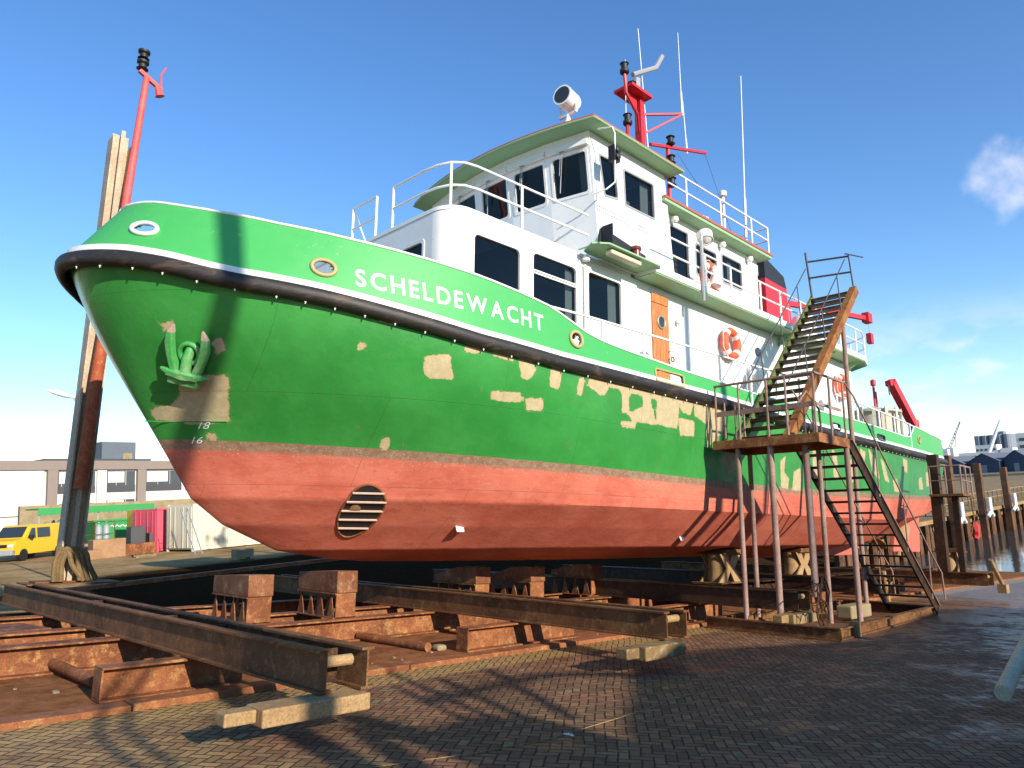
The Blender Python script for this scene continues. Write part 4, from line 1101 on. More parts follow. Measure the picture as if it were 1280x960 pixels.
# aerial bent pipe and horn box on the port side
q = MB(); q.tube([(9.95, 7.9, 7.42), (10.0, 7.6, 7.36), (10.05, 7.58, 7.25), (10.08, 7.62, 6.3), (9.95, 7.72, 6.15), (9.85, 7.95, 6.1)], .016, 6)
q.tube([(10.1, 7.95, 6.08), (12.35, 8.05, 6.05)], .01, 5); q.tube([(10.1, 7.95, 6.0), (12.35, 8.05, 5.97)], .01, 5); q.build('handrail_pipe', WHITE2, wh)
q = MB(); q.box(10.02, 10.2, 7.58, 7.72, 6.72, 7.02); q.lathe((10.11, 7.57, 6.93), [(.05, 0), (.06, .03), (.02, .05)], 12, (0, -1, 0)); q.lathe((10.11, 7.57, 6.8), [(.05, 0), (.06, .03), (.02, .05)], 12, (0, -1, 0)); q.build('horn_box', BLACK, wh, smooth='auto')
# rail on the deck in front of the wheelhouse
rf = 4.965
P1 = [(6.82, 9.85, rf), (6.80, 9.0, rf), (6.86, 8.5, rf), (7.1, 8.28, rf), (8.3, 8.24, rf), (9.86, 8.20, rf)]
P1r = [(6.80, 9.85, rf), (6.80, 9.0, rf), (6.83, 8.7, rf), (6.92, 8.46, rf), (7.08, 8.32, rf), (7.3, 8.27, rf), (8.3, 8.24, rf), (10.0, 8.20, rf)]
q = MB()
for h in (.45, .84): q.tube([(a, b_, c + h) for a, b_, c in P1r], .021, 7)
for p_ in (P1r[0], P1r[3], (8.3, 8.24, rf)): q.tube([p_, (p_[0], p_[1], rf + .84)], .025, 7)
q.build('foredeck_rail', WHITE2, house, smooth='auto')
q = MB(); Pq = [(6.8, 10.35, rf), (6.8, 11.1, rf), (6.8, 11.9, rf)]
for h in (.45, .84): q.tube([(a, b_, c + h) for a, b_, c in Pq[:2]], .021, 7)
for p_ in Pq[:2]: q.tube([p_, (p_[0], p_[1], rf + .84)], .025, 7)
q.tube([(6.8, 11.1, rf + .84), (7.1, 11.0, rf + .1)], .018, 6)
q.build('foredeck_rail', WHITE2, house, smooth='auto')
# ---- bulwark rail amidships and aft
def side_rail(xa, xb, posts, ztop, name, mids=()):
    q = MB(); X = np.linspace(xa, xb, 40)
    q.tube([(x_, YC - float(btop_half(x_)) + .02, ztop(x_)) for x_ in X], .022, 7)
    for m in mids: q.tube([(x_, YC - float(btop_half(x_)) + .02, float(btop(x_)) * (1 - m) + ztop(x_) * m) for x_ in X], .015, 6)
    for x_ in posts: q.tube([(x_, YC - float(btop_half(x_)) + .02, float(btop(x_)) - .02), (x_, YC - float(btop_half(x_)) + .02, ztop(x_))], .024, 7)
    return q.build(name, WHITE2, ship, smooth='auto')
side_rail(8.05, 16.6, (9.3, 10.45, 13.0, 14.1, 15.4, 16.55), lambda x: 3.43 + .018 * (x - 8), 'side_rail')
side_rail(18.6, 25.0, (18.7, 20.0, 21.6, 22.9, 24.4), lambda x: 3.50 - .02 * (x - 18.6), 'side_rail')
q = MB(); q.bar((14.1, 7.27, 2.66), (14.1, 7.27, 3.45), .05, .03, (0, 1, 0)); q.bar((24.35, 7.46, 2.66), (24.35, 7.46, 3.4), .05, .03, (0, 1, 0)); q.build('rail_stanchion', WHITE, ship)
# fold of the bulwark capping where the rail meets the stern
# ---- masts and aerials
q = MB(); mx, my = 15.0, YC
q.bar((mx, my, 6.955), (mx - .05, my, 11.45), .20, .17, (1, 0, 0)); q.box(mx - .75, mx + .15, my - .3, my + .3, 11.42, 11.5)
q.prism([(mx - .75, 11.42), (mx - .2, 10.95), (mx - .2, 11.42)], 'y', my - .03, my + .03)
q.tube([(mx - .1, my, 10.45), (mx - .5, my - .25, 10.7), (mx - 1.1, my - .35, 11.0), (mx - 1.15, my - .35, 11.5)], .045, 7)
q.bar((mx, my, 11.0), (mx + 1.25, my - .5, 11.35), .06, .05); q.bar((mx, my, 10.4), (mx + 1.25, my - .5, 11.33), .05, .05)
q.box(mx - 1.0, mx, my - .4, my + .1, 9.62, 9.66); q.tube([(mx - 1.0, my - .3, 9.3), (mx - 1.0, my - .3, 10.15)], .05, 7)
mast = q.build('main_mast', RED, ship, smooth='auto')
for (a, b_, z) in ((mx - 1.15, my - .35, 11.5), (mx - 1.0, my - .3, 10.15), (mx - .35, my, 11.5)):
    q = MB(); q.lathe((a, b_, z), [(.09, 0), (.12, .03), (.12, .1), (.08, .13), (.09, .26), (.12, .28), (.05, .32)], 14); q.build('mast_light', BLACK, mast, smooth='auto')
q = MB()
q.tube([(mx - .15, my, 11.5), (mx - .12, my, 12.0)], .10, 9); q.tube([(mx - .3, my, 12.05), (mx + .5, my - .2, 12.55), (mx + .75, my - .25, 13.0)], .07, 8)
q.build('wind_sensor', GREY, mast, smooth='auto')
def whip(p, q2, r0=.03, r1=.009, nm='whip_aerial', parent=ship):
    q = MB(); p, q2 = Vector(p), Vector(q2); m = p.lerp(q2, .28)
    q.tube([p, m], r0, 7); q.tube([m, q2], r1 * 1.6, 6, r2=r1); return q.build(nm, WHITE2, parent, smooth='auto')
whip((15.35, 10.3, 6.96), (15.0, 10.45, 13.6), .06, .012); whip((mx + 1.25, my - .5, 11.3), (mx + 1.2, my - .5, 13.85)); whip((mx - .95, my - .2, 9.0), (mx - .9, my - .2, 12.1))
whip((16.25, 8.3, 6.96), (16.5, 8.3, 11.85), .035, .012)
q = MB(); q.tube([(14.0, 9.0, 6.955), (14.0, 9.0, 9.15)], .05, 8); q.bar((13.2, 8.95, 8.83), (15.75, 9.0, 9.62), .07, .06)
lm = q.build('light_mast', RED, ship, smooth='auto')
for z in (8.05, 8.62, 9.12):
    q = MB(); q.lathe((14.0, 8.92, z), [(.08, 0), (.11, .03), (.07, .06), (.07, .17), (.11, .2), (.05, .24)], 12); q.build('mast_light', BLACK, lm, smooth='auto')
whip((14.85, 9.0, 9.25), (14.75, 9.0, 10.65), .025, .009, parent=lm)
q = MB(); q.tube([(15.7, 9.0, 9.6), (15.5, 8.6, 8.4), (15.6, 8.3, 7.1)], .006, 4); q.tube([(14.4, 9.0, 9.1), (15.1, 8.9, 8.5), (14.9, 8.8, 8.2)], .006, 4); q.build('stay_wire', DARKGREY, lm)
# ---- aft deck: basket, signal mast, crane
q = MB()
for i in range(14):
    a = 2 * math.pi * i / 14; q.bar((28.4 + 1.15 * math.cos(a), 9.9 + .9 * math.sin(a), 2.9), (28.4 + 1.15 * math.cos(a), 9.9 + .9 * math.sin(a), 4.55), .12, .05, (math.cos(a), math.sin(a), 0))
q.lathe((28.4, 9.9, 2.8), [(.78, 0), (.80, .1), (.80, 1.55), (.95, 1.62), (.95, 1.68), (.6, 1.78)], 24); q.build('hose_drum', paint('chalky_white', (.55, .50, .40), .7, .6, (.3, .22, .14), 5), ship, smooth='auto')
q = MB(); q.tube([(29.6, 10.2, 2.8), (29.55, 10.2, 5.7)], .045, 7); q.lathe((29.55, 10.2, 5.7), [(.06, 0), (.1, .03), (.1, .2), (.04, .25)], 10); q.tube([(29.8, 10.2, 4.9), (29.75, 10.2, 5.5)], .03, 6); q.build('stern_light_mast', RED, ship, smooth='auto')
q = MB(); q.bar((31.5, 9.5, 4.3), (29.4, 9.5, 5.72), .26, .34); q.bar((29.5, 9.5, 5.75), (29.05, 9.5, 5.62), .2, .2); q.tube([(31.5, 9.5, 2.8), (31.5, 9.5, 4.5)], .2, 12); cr = q.build('deck_crane', RED, ship, smooth='auto')
q = MB(); q.tube([(29.08, 9.5, 5.6), (29.08, 9.5, 5.3), (29.15, 9.5, 5.2)], .02, 5); q.build('crane_hook', DARKGREY, cr)
q = MB(); q.lathe((30.6, 9.4, 3.65), [(.25, 0), (.32, .05), (.32, .5), (.2, .55)], 18, (0, -1, 0)); q.build('winch_drum', paint('dusky_purple_paint', (.13, .06, .10), .5, .3), ship, smooth='auto')
q = MB(); q.box(6.2, 6.45, 8.6, 8.95, 3.9, 4.0); q.build('deck_fitting', paint('faded_pink', (.6, .25, .25), .6, .2), ship)
# stern guard rail: small white pieces at the taffrail
q = MB(); q.tube([(30.5, 8.75, 3.5), (31.3, 8.55, 3.15), (31.6, 9.0, 3.0)], .03, 6); q.tube([(31.0, 8.9, 3.5), (31.8, 8.8, 3.0)], .03, 6); q.build('stern_davit', WHITE2, ship)

# ---- lifebuoys hung on the ship
def lifebuoy(loc, label, tilt=0.):
    t = thing('lifebuoy', loc, label, 'lifebuoy', 'orange lifebuoys hung on the ship')
    q = MB(); c = Vector(loc); q.torus(c, (0, 1, tilt), .285, .085, 36, 12); ro = q.build('ring', ORANGE, t, smooth=True)
    for i in range(4):
        q = MB(); a = R(45 + 90 * i); cc = c + Vector((math.cos(a) * .285, 0, math.sin(a) * .285)); d = Vector((-math.sin(a), 0, math.cos(a)))
        q.tube([cc - d * .05, cc + d * .05], .091, 12); q.build('band', WHITE2, t, smooth='auto')
    q = MB(); q.tube([c + Vector((math.cos(2 * math.pi * i / 32) * (.375 + .02 * math.sin(i * 1.5)), -.02, math.sin(2 * math.pi * i / 32) * (.375 + .02 * math.sin(i * 1.5)))) for i in range(32)], .010, 5, closed=True); q.build('grab_rope', WHITE2, t)
lifebuoy((14.72, HY - .14, 4.20), 'orange lifebuoy on the white deckhouse wall right of the wooden door')
lifebuoy((20.8, HY - .14, 4.10), 'orange lifebuoy on the deckhouse wall behind the steel stairs')
lifebuoy((13.65, 7.83, 5.42), 'orange lifebuoy on the upper deck rail above, beside the floodlight')
q = MB(); q.tube([(13.62, 7.72, 5.65), (13.66, 7.70, 5.45), (13.60, 7.70, 5.2)], [.05, .11, .13], 10); tag(q.build('rescue_line_bag', WHITE, smooth='auto', base=(13.62, 7.7, 5.2)), 'white line bag hanging in front of the upper deck lifebuoy', 'bag')

# ---- anchor
an = thing('anchor', (3.42, 9.52, 1.95), 'green stockless anchor with worn flukes housed at the port bow', 'anchor')
n0 = hull_n(3.45, 2.15); c0 = Vector((3.50, YC - half_at(3.50, 2.24), 2.24))
tg = Vector((1, 0, 0)); tg = (tg - n0 * tg.dot(n0)).normalized(); up = n0.cross(tg)
if up.z < 0: up = -up
ca_, sa_ = math.cos(R(17)), math.sin(R(17)); tg, up = tg * ca_ + up * sa_, up * ca_ - tg * sa_
def A(a, b_, d): return c0 + tg * a * .78 + up * b_ * .95 + n0 * d * .8
q = MB()
AG = paint('anchor_green', (.05, .33, .07), .28, .4, (.55, .45, .38), 2.2)
WORN = paint('worn_primer', (.50, .36, .27), .6, .4)
def fluke(q, s, lo=0, hi=5):
    prof = [(.17, -.26, .085, .07), (.26, -.05, .075, .06), (.295, .12, .085, .05), (.285, .26, .065, .04), (.24, .37, .012, .02)][lo:hi]
    o = len(q.v)
    for (a, b_, wv_, tv) in prof:
        q.v += [tuple(A(s * a - wv_, b_, .16 - tv)), tuple(A(s * a + wv_, b_, .16 - tv)), tuple(A(s * a + wv_ * .7, b_, .16 + tv)), tuple(A(s * a - wv_ * .7, b_, .16 + tv))]
    for i in range(len(prof) - 1):
        for j in range(4): q.f.append((o + i * 4 + j, o + i * 4 + (j + 1) % 4, o + i * 4 + 4 + (j + 1) % 4, o + i * 4 + 4 + j)); q.m.append(0)
    q.f.append((o, o + 1, o + 2, o + 3)); q.m.append(0); e = o + 4 * (len(prof) - 1); q.f.append((e, e + 1, e + 2, e + 3)); q.m.append(0)
for s_ in (-1, 1):
    q = MB(); fluke(q, s_, 0, 4); fl_ = q.build('fluke', AG, an, smooth='auto', bevel=.012)
    q = MB(); fluke(q, s_, 3, 5); q.build('worn_tip', WORN, fl_, smooth='auto')
q = MB(); q.tube([A(-.40, -.27, .18), A(-.2, -.30, .2), A(0, -.31, .21), A(.2, -.30, .2), A(.40, -.27, .18)], [.02, .065, .08, .065, .02], 8); q.obox(A(0, -.37, .17), tg * .19, up * .055, n0 * .06); q.obox(A(0, -.28, .2), tg * .20, up * .03, n0 * .075); q.build('crown', AG, an, smooth='auto')
q = MB(); q.tube([A(0, -.3, .17), A(0, -.08, .13), A(0, .05, .02)], [.075, .065, .06], 10); q.build('shank', AG, an, smooth='auto')
q = MB(); q.torus(A(0, -.02, .06), n0, .13, .035, 24, 8); q.build('hawse_ring', AG, an, smooth=True)

# ================================================================== SLIPWAY STEEL
def ibeam(q, p, q2, h, w, tf=.022, tw=.018):
    p, q2 = Vector(p), Vector(q2); d = (q2 - p).normalized(); up = Vector((0, 0, 1))
    q.bar(p + up * (h - tf / 2), q2 + up * (h - tf / 2), w, tf); q.bar(p + up * (tf / 2), q2 + up * (tf / 2), w, tf); q.bar(p + up * (h / 2), q2 + up * (h / 2), tw, h - 2 * tf - .001)
BLKRUST = RUST
CARS = [(3.48, 5.5, 'nearest the bow and the tall guide post', .15), (8.25, 5.45, 'under the forward half of the hull', 0), (12.95, 5.95, 'in front of the steel stair tower', 0), (18.1, 6.2, 'behind the lower stair flight', 0), (23.5, 5.6, 'at the stern nearest the water', 0)]
for i, (cx, y0, where, sk) in enumerate(CARS):
    y1 = 15.9
    t = thing('cradle_beam', (cx, 10.7, -1.28), 'rusty twin steel cradle beam ' + where, 'steel beam', 'cradle beams across the slipway')
    for dx in (-.18, .18):
        q = MB(); ibeam(q, (cx + dx + sk * .3, y0 if dx < 0 else y0 - .05, -1.262), (cx + dx - sk * 1.2, y1, -1.262), .33, .118); q.build('girder', RUSTDARK if i in (2, 3) else RUST, t)
    q = MB()
    for yy in (y0 + .25, y0 + 2.4, 9.2, 11.8, y1 - .4): q.box(cx - .12, cx + .12, yy, yy + .015, -1.23, -.96)
    q.build('diaphragm_plates', RUSTDARK, t)
    q = MB(); q.lathe((cx - .13, y0 + .06, -1.03), [(.045, 0), (.045, .26)], 12, (1, 0, 0)); q.build('tie_bolt', BEIGESTEEL, t)
    # bogie beams that carry it, along the rails
# timbers under the near ends
for (a, b_, y, z0, z1, lab, mt) in ((2.50, 3.68, 5.45, -1.40, -1.27, 'long pale flat steel plate with a notch under the first cradle beam end', BEIGESTEEL), (7.15, 8.24, 5.4, -1.43, -1.275, 'square pale timber under the second cradle beam end', TIMBER), (12.0, 13.2, 5.9, -1.44, -1.275, 'pale timber under the third cradle beam end wrapped in chain', TIMBER)):
    q = MB(); q.box(a + .25, b_, y - .1, y + .18, z0 - .0, z1); q.box(a, a + .245, y - .02, y + .14, z0 + .03, z1 - .005)
    tag(q.build('packing_timber', mt, base=((a + b_) / 2, y, z0), bevel=.012), lab, 'timber', 'packing pieces under the beam ends')
seg = [(2.45, 3.9, 8.0, 'rusty rail beam stub with flaking paint in the left foreground'), (7.05, 9.4, 8.0, 'rusty rail beam stub marked with a dent under the second cradle beam'), (11.45, 14.0, 8.0, 'rusty rail beam stub under the third cradle beam'), (16.8, 19.3, 8.0, 'rusty rail beam stub behind the stair tower'), (21.8, 24.6, 8.0, 'rusty rail beam stub below the stern beam')]
for a, b_, y, lab in seg:
    q = MB(); ibeam(q, (a, y + .12, -1.595), (b_, y + .12, -1.595), .315, .26, .02, .02); q.box(a - .001, a + .016, y + .0, y + .24, -1.57, -1.30); q.prism([(a + .4, -1.28), (a + 1.1, -1.28), (a + .8, -1.272)], 'y', y, y + .2)
    tag(q.build('rail_beam_stub', RUSTRED, base=(a, y, -1.595), bevel=.004), lab, 'steel beam', 'rail beam stubs on the near rail')
for y, lab in ((9.95, 'long red brown rail beam that carries the keel blocks'), (11.2, 'second long rail beam just behind the keel blocks'), (13.2, 'long rail beam on the far side of the slip')):
    q = MB(); ibeam(q, (-6, y + .12, -1.595), (36, y + .12, -1.595), .33, .28, .022, .02)
    tag(q.build('rail_beam', RUSTRED, base=(12, y, -1.595)), lab, 'steel beam')
    if y < 10:
        pass
q = MB(); q.box(-6, 1.9, 12.0, 12.5, -1.6, -1.33); q.box(-4, 2.3, 13.9, 14.3, -1.6, -1.15)
tag(q.build('sill_timber', TIMBERRED, base=(0, 12, -1.6), bevel=.02), 'wide reddish timbers beside the rails at the left edge', 'timber')
q = MB(); q.prism([(2.0, 11.6), (2.9, 11.7), (2.75, 12.6), (2.1, 12.6)], 'z', -1.6, -1.28)
tag(q.build('steel_plate', RUSTRED, base=(2.5, 12, -1.6), bevel=.01), 'reddish steel box plate lying left of the first cradle beam', 'steel plate')

# keel blocks
def keel_block(x, y, w, top, lab, lean=.0, ln=1.15):
    t = thing('keel_block', (x, y, -1.265), lab, 'keel block', 'keel blocks on the centre rail')
    q = MB(); zz = -.90
    q.box(x - w / 2, x + w / 2, y, y + .02, -1.265, zz); q.box(x - w / 2 - .02, x + w / 2, y + .001, y + ln, zz - .02, zz)
    for kx in range(4):
        yy = y + .15 + kx * (ln - .25) / 3
        q.prism([(yy - .10, -1.262), (yy + .10, -1.262), (yy, zz - .02)], 'x', x - w / 2, x - w / 2 + .015); q.prism([(yy - .10, -1.262), (yy + .10, -1.262), (yy, zz - .02)], 'x', x + w / 2 - .02, x + w / 2 - .005)
    q.box(x - w / 2 - .05, x + w / 2 + .05, y, y + ln, -1.268, -1.253)
    q.build('stand', RUSTRED, t)
    q = MB(); q.prism([(y - .03, zz + .001), (y + ln, zz + .001), (y + ln, top - .05 - lean), (y + ln * .45, top - .015), (y - .02, top)], 'x', x - w / 2 - .01, x + w / 2 + .01)
    q.build('timber', TIMBERRED, t, bevel=.012)
keel_block(5.10, 10.25, .36, -.60, 'keel block under open air at the bow, leftmost of the row')
keel_block(6.42, 10.1, .34, -.575, 'keel block second from the bow with a pale timber end')
keel_block(9.45, 10.35, .34, -.60, 'keel block third from the bow, under the hull behind the second cradle beam', .12)
keel_block(10.75, 10.2, .38, -.62, 'keel block fourth from the bow with a sloping dark timber top', .16)
keel_block(12.8, 10.4, .34, -.63, 'keel block fifth from the bow, half hidden behind the third cradle beam', .1)
# hourglass bearers under the bilge
def bearer(x, y, top, s, lab):
    t = thing('bilge_bearer', (x, y, -1.0), lab, 'bearer', 'hourglass bearers under the hull')
    h = top + 1.0; z0 = -1.0
    q = MB()
    zc = z0 + h * .48
    for y_, dx in ((y, 0), (y + .5, .08)):
        q.prism([(x - .42 * s + dx, z0), (x - .14 * s + dx, z0), (x + dx, zc - .06), (x + .14 * s + dx, z0), (x + .46 * s + dx, z0), (x + .16 * s + dx, zc), (x + .42 * s + dx, z0 + h), (x + .10 * s + dx, z0 + h), (x + dx, zc + .10), (x - .10 * s + dx, z0 + h), (x - .36 * s + dx, z0 + h), (x - .14 * s + dx, zc)], 'y', y_, y_ + .03)
    q.build('cross_plates', BEIGESTEEL, t)
    q = MB(); q.lathe((x - .14 * s, y + .25, z0), [(.17 * s, 0), (.15 * s, h * .5), (.17 * s, h)], 16); q.build('drum', BEIGESTEEL, t, smooth='auto')
    q = MB(); q.box(x - .30 * s, x + .42 * s, y - .08, y + .65, top, top + .03); q.box(x - .2 * s, x + .36 * s, y - .05, y + .6, top + .03, top + .10); q.build('top_plate', RUST, t)
    q = MB(); q.box(x - .5 * s, x + .5 * s, y - .1, y + .65, z0 - .025, z0); q.build('bed_plate', RUST, t)
bearer(15.25, 8.6, -.40, 1.15, 'pale hourglass bearer left of the stair posts under the hull')
bearer(18.95, 8.6, -.40, 1.2, 'pale hourglass bearer seen between the stair posts')
bearer(24.3, 6.45, -.42, 1.0, 'pale hourglass bearer standing clear on the beam at the stern')
q = MB(); ibeam(q, (14.2, 8.9, -1.27), (30, 8.9, -1.27), .24, .5); tag(q.build('bearer_beam', RUSTDARK, base=(20, 8.9, -1.27)), 'dark beam under the hourglass bearers along the bilge', 'steel beam')

# guide post at the bow with its red lamp pole
t = thing('guide_post', (4.02, 15.75, -.93), 'tall weathered guide post with rope slings at its foot beside the bow', 'post')
q = MB(); zt = 8.05
q.box(3.86, 3.89, 15.6, 15.95, -.93, zt - .12); q.box(4.20, 4.23, 15.6, 15.95, -.93, zt - .25); q.box(3.89, 4.20, 15.78, 15.80, -.93, zt); q.box(4.01, 4.09, 15.62, 15.66, -.93, zt + .05)
q.build('column', rusty('post_steel', (.36, .26, .18), (.60, .48, .34), (.50, .30, .18), pale=(.68, .58, .45), scale=.5), t)
q = MB(); q.box(3.35, 4.9, 15.4, 16.2, -.955, -.93); q.box(3.5, 4.3, 15.55, 16.0, -.929, -.90); q.build('base_plate', RUST, t)
q = MB()
for j, (a, b_) in enumerate(((3.78, 4.02), (3.82, 4.10), (3.88, 4.18), (3.76, 3.9))):
    q.tube(smoothline([(a, 15.52 - .03 * j, -.90), (a - .02, 15.5 - .02 * j, -.6), (a + .05, 15.48, -.42 + .02 * j), ((a + b_) / 2, 15.47, -.33), (b_ + .05, 15.47, -.40), (b_ + .12, 15.48 - .02 * j, -.62), (b_ + .16 + .06 * j, 15.45, -.89)]), .045, 8)
q.build('rope_sling', rusty('old_rope', (.16, .12, .08), (.30, .23, .15), (.25, .2, .14)), t, smooth='auto')
t = thing('lamp_pole', (4.15, 15.45, .75), 'red tubular pole fixed to the guide post, with stacked black lamps on top', 'pole')
q = MB(); q.tube([(4.00, 15.42, .75), (4.05, 15.42, 3.0), (4.16, 15.42, 5.6)], [.115, .11, .095], 14); q.build('lower_tube', rusty('flaking_red_tube', (.30, .05, .03), (.45, .14, .08), (.5, .25, .15)), t, smooth='auto')
q = MB(); q.tube([(4.16, 15.42, 5.6), (4.30, 15.42, 9.35)], [.085, .065], 12); q.bar((4.15, 15.42, 9.45), (4.62, 15.42, 9.2), .08, .08); q.tube([(4.5, 15.42, 9.3), (4.6, 15.42, 9.05)], [.04, .1], 8)
q.tube([(4.6, 15.42, 9.25), (4.58, 15.42, 9.55), (4.66, 15.42, 9.75)], .02, 6); q.build('upper_pole', paint('pinkish_red_paint', (.62, .08, .07), .5, .4, (.7, .25, .22), 3), t, smooth='auto')
for z in (9.48, 9.72):
    q = MB(); q.lathe((4.2, 15.42, z), [(.06, 0), (.12, .02), (.08, .05), (.08, .12), (.12, .15), (.12, .2), (.05, .22)], 12); q.build('stacked_lamp', BLACK, t, smooth='auto')
# stern post and work platform
t = thing('stern_platform', (23.7, 6.4, -.93), 'dark guide post with a small railed work platform at the stern', 'platform')
q = MB(); q.box(23.2, 23.45, 6.5, 6.75, -.93, 2.3); q.box(23.5, 23.62, 6.15, 6.3, -.93, 1.15); q.build('column', RUSTDARK, t)
q = MB(); q.box(23.1, 24.1, 5.9, 6.75, 1.12, 1.18); q.build('platform_floor', RUST, t)
q = MB()
for x_, y_ in ((23.12, 6.7), (23.12, 6.3), (23.12, 5.92), (23.6, 5.92), (24.08, 5.92)): q.tube([(x_, y_, 1.18), (x_, y_, 1.95)], .022, 6)
q.tube([(23.12, 6.72, 1.95), (23.12, 5.92, 1.95), (24.08, 5.92, 1.95)], .025, 6); q.tube([(23.12, 6.72, 1.55), (23.12, 5.92, 1.55), (24.08, 5.92, 1.55)], .015, 6); q.build('railing', RUSTPINK, t, smooth='auto')
q = MB(); q.tube([(24.05, 5.95, -.05), (24.16, 5.97, .05), (24.08, 5.93, .17), (24.16, 5.96, .30), (24.1, 5.95, .42)], [.05, .11, .08, .12, .04], 7); tag(q.build('red_cloth_bundle', paint('red_cloth', (.55, .05, .05), .9, .4), smooth='auto', base=(24.1, 5.9, -.4)), 'small red cloth bundle hanging beside the stern bearer', 'cloth')
q = MB(); q.tube([(23.9, 6.0, .15), (24.1, 5.95, .5), (24.2, 6.0, 1.1)], .02, 5); tag(q.build('hanging_rope', RUST, base=(24, 6, .5)), 'thin rope holding the red bundle below the work platform', 'rope')

# ---- stair tower
st = thing('stair_tower', (13.0, 6.2, -1.6), 'rusty steel stair tower with two flights and a railed landing beside the hull', 'stairs')
px0, px1, py0, py1, pz = 12.35, 13.65, 5.2, 7.2, 1.72
q = MB(); q.box(px0, px1, py0, py0 + .06, pz - .16, pz); q.box(px0, px1, py1 - .06, py1, pz - .16, pz); q.box(px0, px0 + .06, py0 + .061, py1 - .061, pz - .16, pz); q.box(px1 - .06, px1, py0 + .061, py1 - .061, pz - .16, pz); q.box(px0 + .061, px1 - .061, py0 + .061, py1 - .061, pz - .05, pz - .012)
land = q.build('landing', RUSTRED, st, bevel=.004)
for (x_, y_, r_, z_) in ((12.45, 6.75, .045, -1.55), (12.45, 6.12, .055, -1.55), (12.75, 5.62, .06, -1.0), (13.58, 5.75, .045, -1.5), (13.60, 5.25, .05, -1.50), (13.55, 7.1, .045, -1.5)):
    q = MB(); q.tube([(x_, y_, z_), (x_ + .0, y_, pz - .16)], r_, 10); q.build('leg', RUSTPINK, st, smooth='auto')
q = MB(); q.tube([(16.45, 6.2, -1.5), (16.42, 6.2, 4.58)], .05, 10); q.build('leg', RUSTPINK, st, smooth='auto')
# railings of the landing
q = MB(); zr = 2.76
for x_, y_ in ((px0 + .03, 7.12), (px0 + .03, 6.65), (px0 + .03, 6.1), (px0 + .03, 5.25), (px0 + .03, 5.75), (12.95, 5.22), (13.55, 5.22)): q.tube([(x_, y_, pz), (x_, y_, zr)], .022, 6)
q.tube([(px0 + .03, 7.14, zr), (px0 + .03, 5.22, zr), (13.62, 5.22, zr)], .024, 7)
q.bar((px0 + .03, 7.14, 2.22), (px0 + .03, 5.22, 2.22), .02, .09); q.bar((px0 + .03, 5.22, 2.22), (13.4, 5.22, 2.22), .02, .05)
q.tube([(px0 + .05, 5.6, 2.2), (px0 + .3, 5.5, 2.5), (px0 + .55, 5.4, 2.2), (px0 + .6, 5.4, pz)], .02, 6)
for a in (5.45, 5.6, 5.9): q.tube([(px0 + .4, a, pz), (px0 + .4, a, 2.3)], .018, 6)
for x_ in (12.75, 13.15, 13.5): q.tube([(x_, 7.15, pz), (x_, 7.15, 2.5)], .018, 6)
q.build('landing_rail', RUSTPINK, st, smooth='auto')
# lower flight
lx0, lz0, lx1, lz1 = 13.68, 1.70, 17.65, -1.50
q = MB()
for y_ in (5.22, 6.18): q.bar((lx0, y_, lz0 - .08), (lx1, y_, lz1), .035, .17)
lf = q.build('lower_flight', RUSTDARK, st)
q = MB()
for y_ in (5.19,): q.bar((lx0 + .03, y_, lz0 + .02), (lx1 + .03, y_, lz1 + .10), .05, .015)
q.build('stringer_flange', RUSTPINK, lf)
n = 15
for i in range(n):
    t_ = (i + .6) / n; q = MB(); x_ = lx0 + (lx1 - lx0) * t_; z_ = lz0 - .08 + (lz1 - lz0 + .08) * t_
    q.box(x_ - .11, x_ + .11, 5.24, 6.16, z_ - .02, z_ + .015); q.build('tread', RUSTDARK, lf)
q = MB()
for y_ in (5.2, 6.2):
    q.tube([(13.62, y_, zr), (14.0, y_, 2.55), (lx1 + .1, y_, lz1 + 1.0), (lx1 + .45, y_, lz1 + .75), (lx1 + .5, y_, lz1 + .2)], .018, 6)
    for t_ in (.3, .62, .92): q.tube([(lx0 + (lx1 - lx0) * t_, y_, lz0 + (lz1 - lz0) * t_), (lx0 + (lx1 - lx0) * t_ + .02, y_, lz0 + (lz1 - lz0) * t_ + .95)], .015, 6)
q.build('handrail', RUSTPINK, lf, smooth='auto')
# upper flight
ux0, uz0, ux1, uz1 = 13.35, 1.75, 17.35, 5.68
SG = rusty('stringer_paint', (.20, .08, .035), (.40, .17, .07), (.45, .22, .10), pale=(.16, .26, .10))
for y_, m in ((6.22, SG), (7.2, rusty('green_stringer_paint', (.10, .16, .07), (.16, .24, .12), (.22, .12, .06)))):
    q = MB(); q.bar((ux0, y_, uz0), (ux1, y_, uz1), .16 if y_ < 7 else .05, .19); uf = q.build('upper_flight', m, st, bevel=.008) if y_ < 7 else q.build('far_stringer', m, st)
uf = [c for c in st.children if c.name.startswith('upper_flight')][0]
n = 19
for i in range(n):
    t_ = (i + .6) / n; q = MB(); x_ = ux0 + (ux1 - ux0) * t_; z_ = uz0 + (uz1 - uz0) * t_
    q.box(x_ - .12, x_ + .12, 6.30, 7.17, z_ - .03, z_ + .02); q.build('tread', RUSTDARK, uf)
q = MB()
for y_ in (6.25, 7.18):
    q.tube([(13.6, y_, 2.9), (17.0, y_, 6.35)], .014, 6)
    for t_ in (.3, .55, .8): q.tube([(ux0 + (ux1 - ux0) * t_, y_, uz0 + (uz1 - uz0) * t_), (ux0 + (ux1 - ux0) * t_ - .1, y_, uz0 + (uz1 - uz0) * t_ + .9)], .014, 6)
q.tube([(17.25, 7.18, 5.7), (17.05, 7.18, 6.78)], .028, 6); q.tube([(17.4, 6.25, 5.75), (17.25, 6.25, 6.55)], .02, 6)
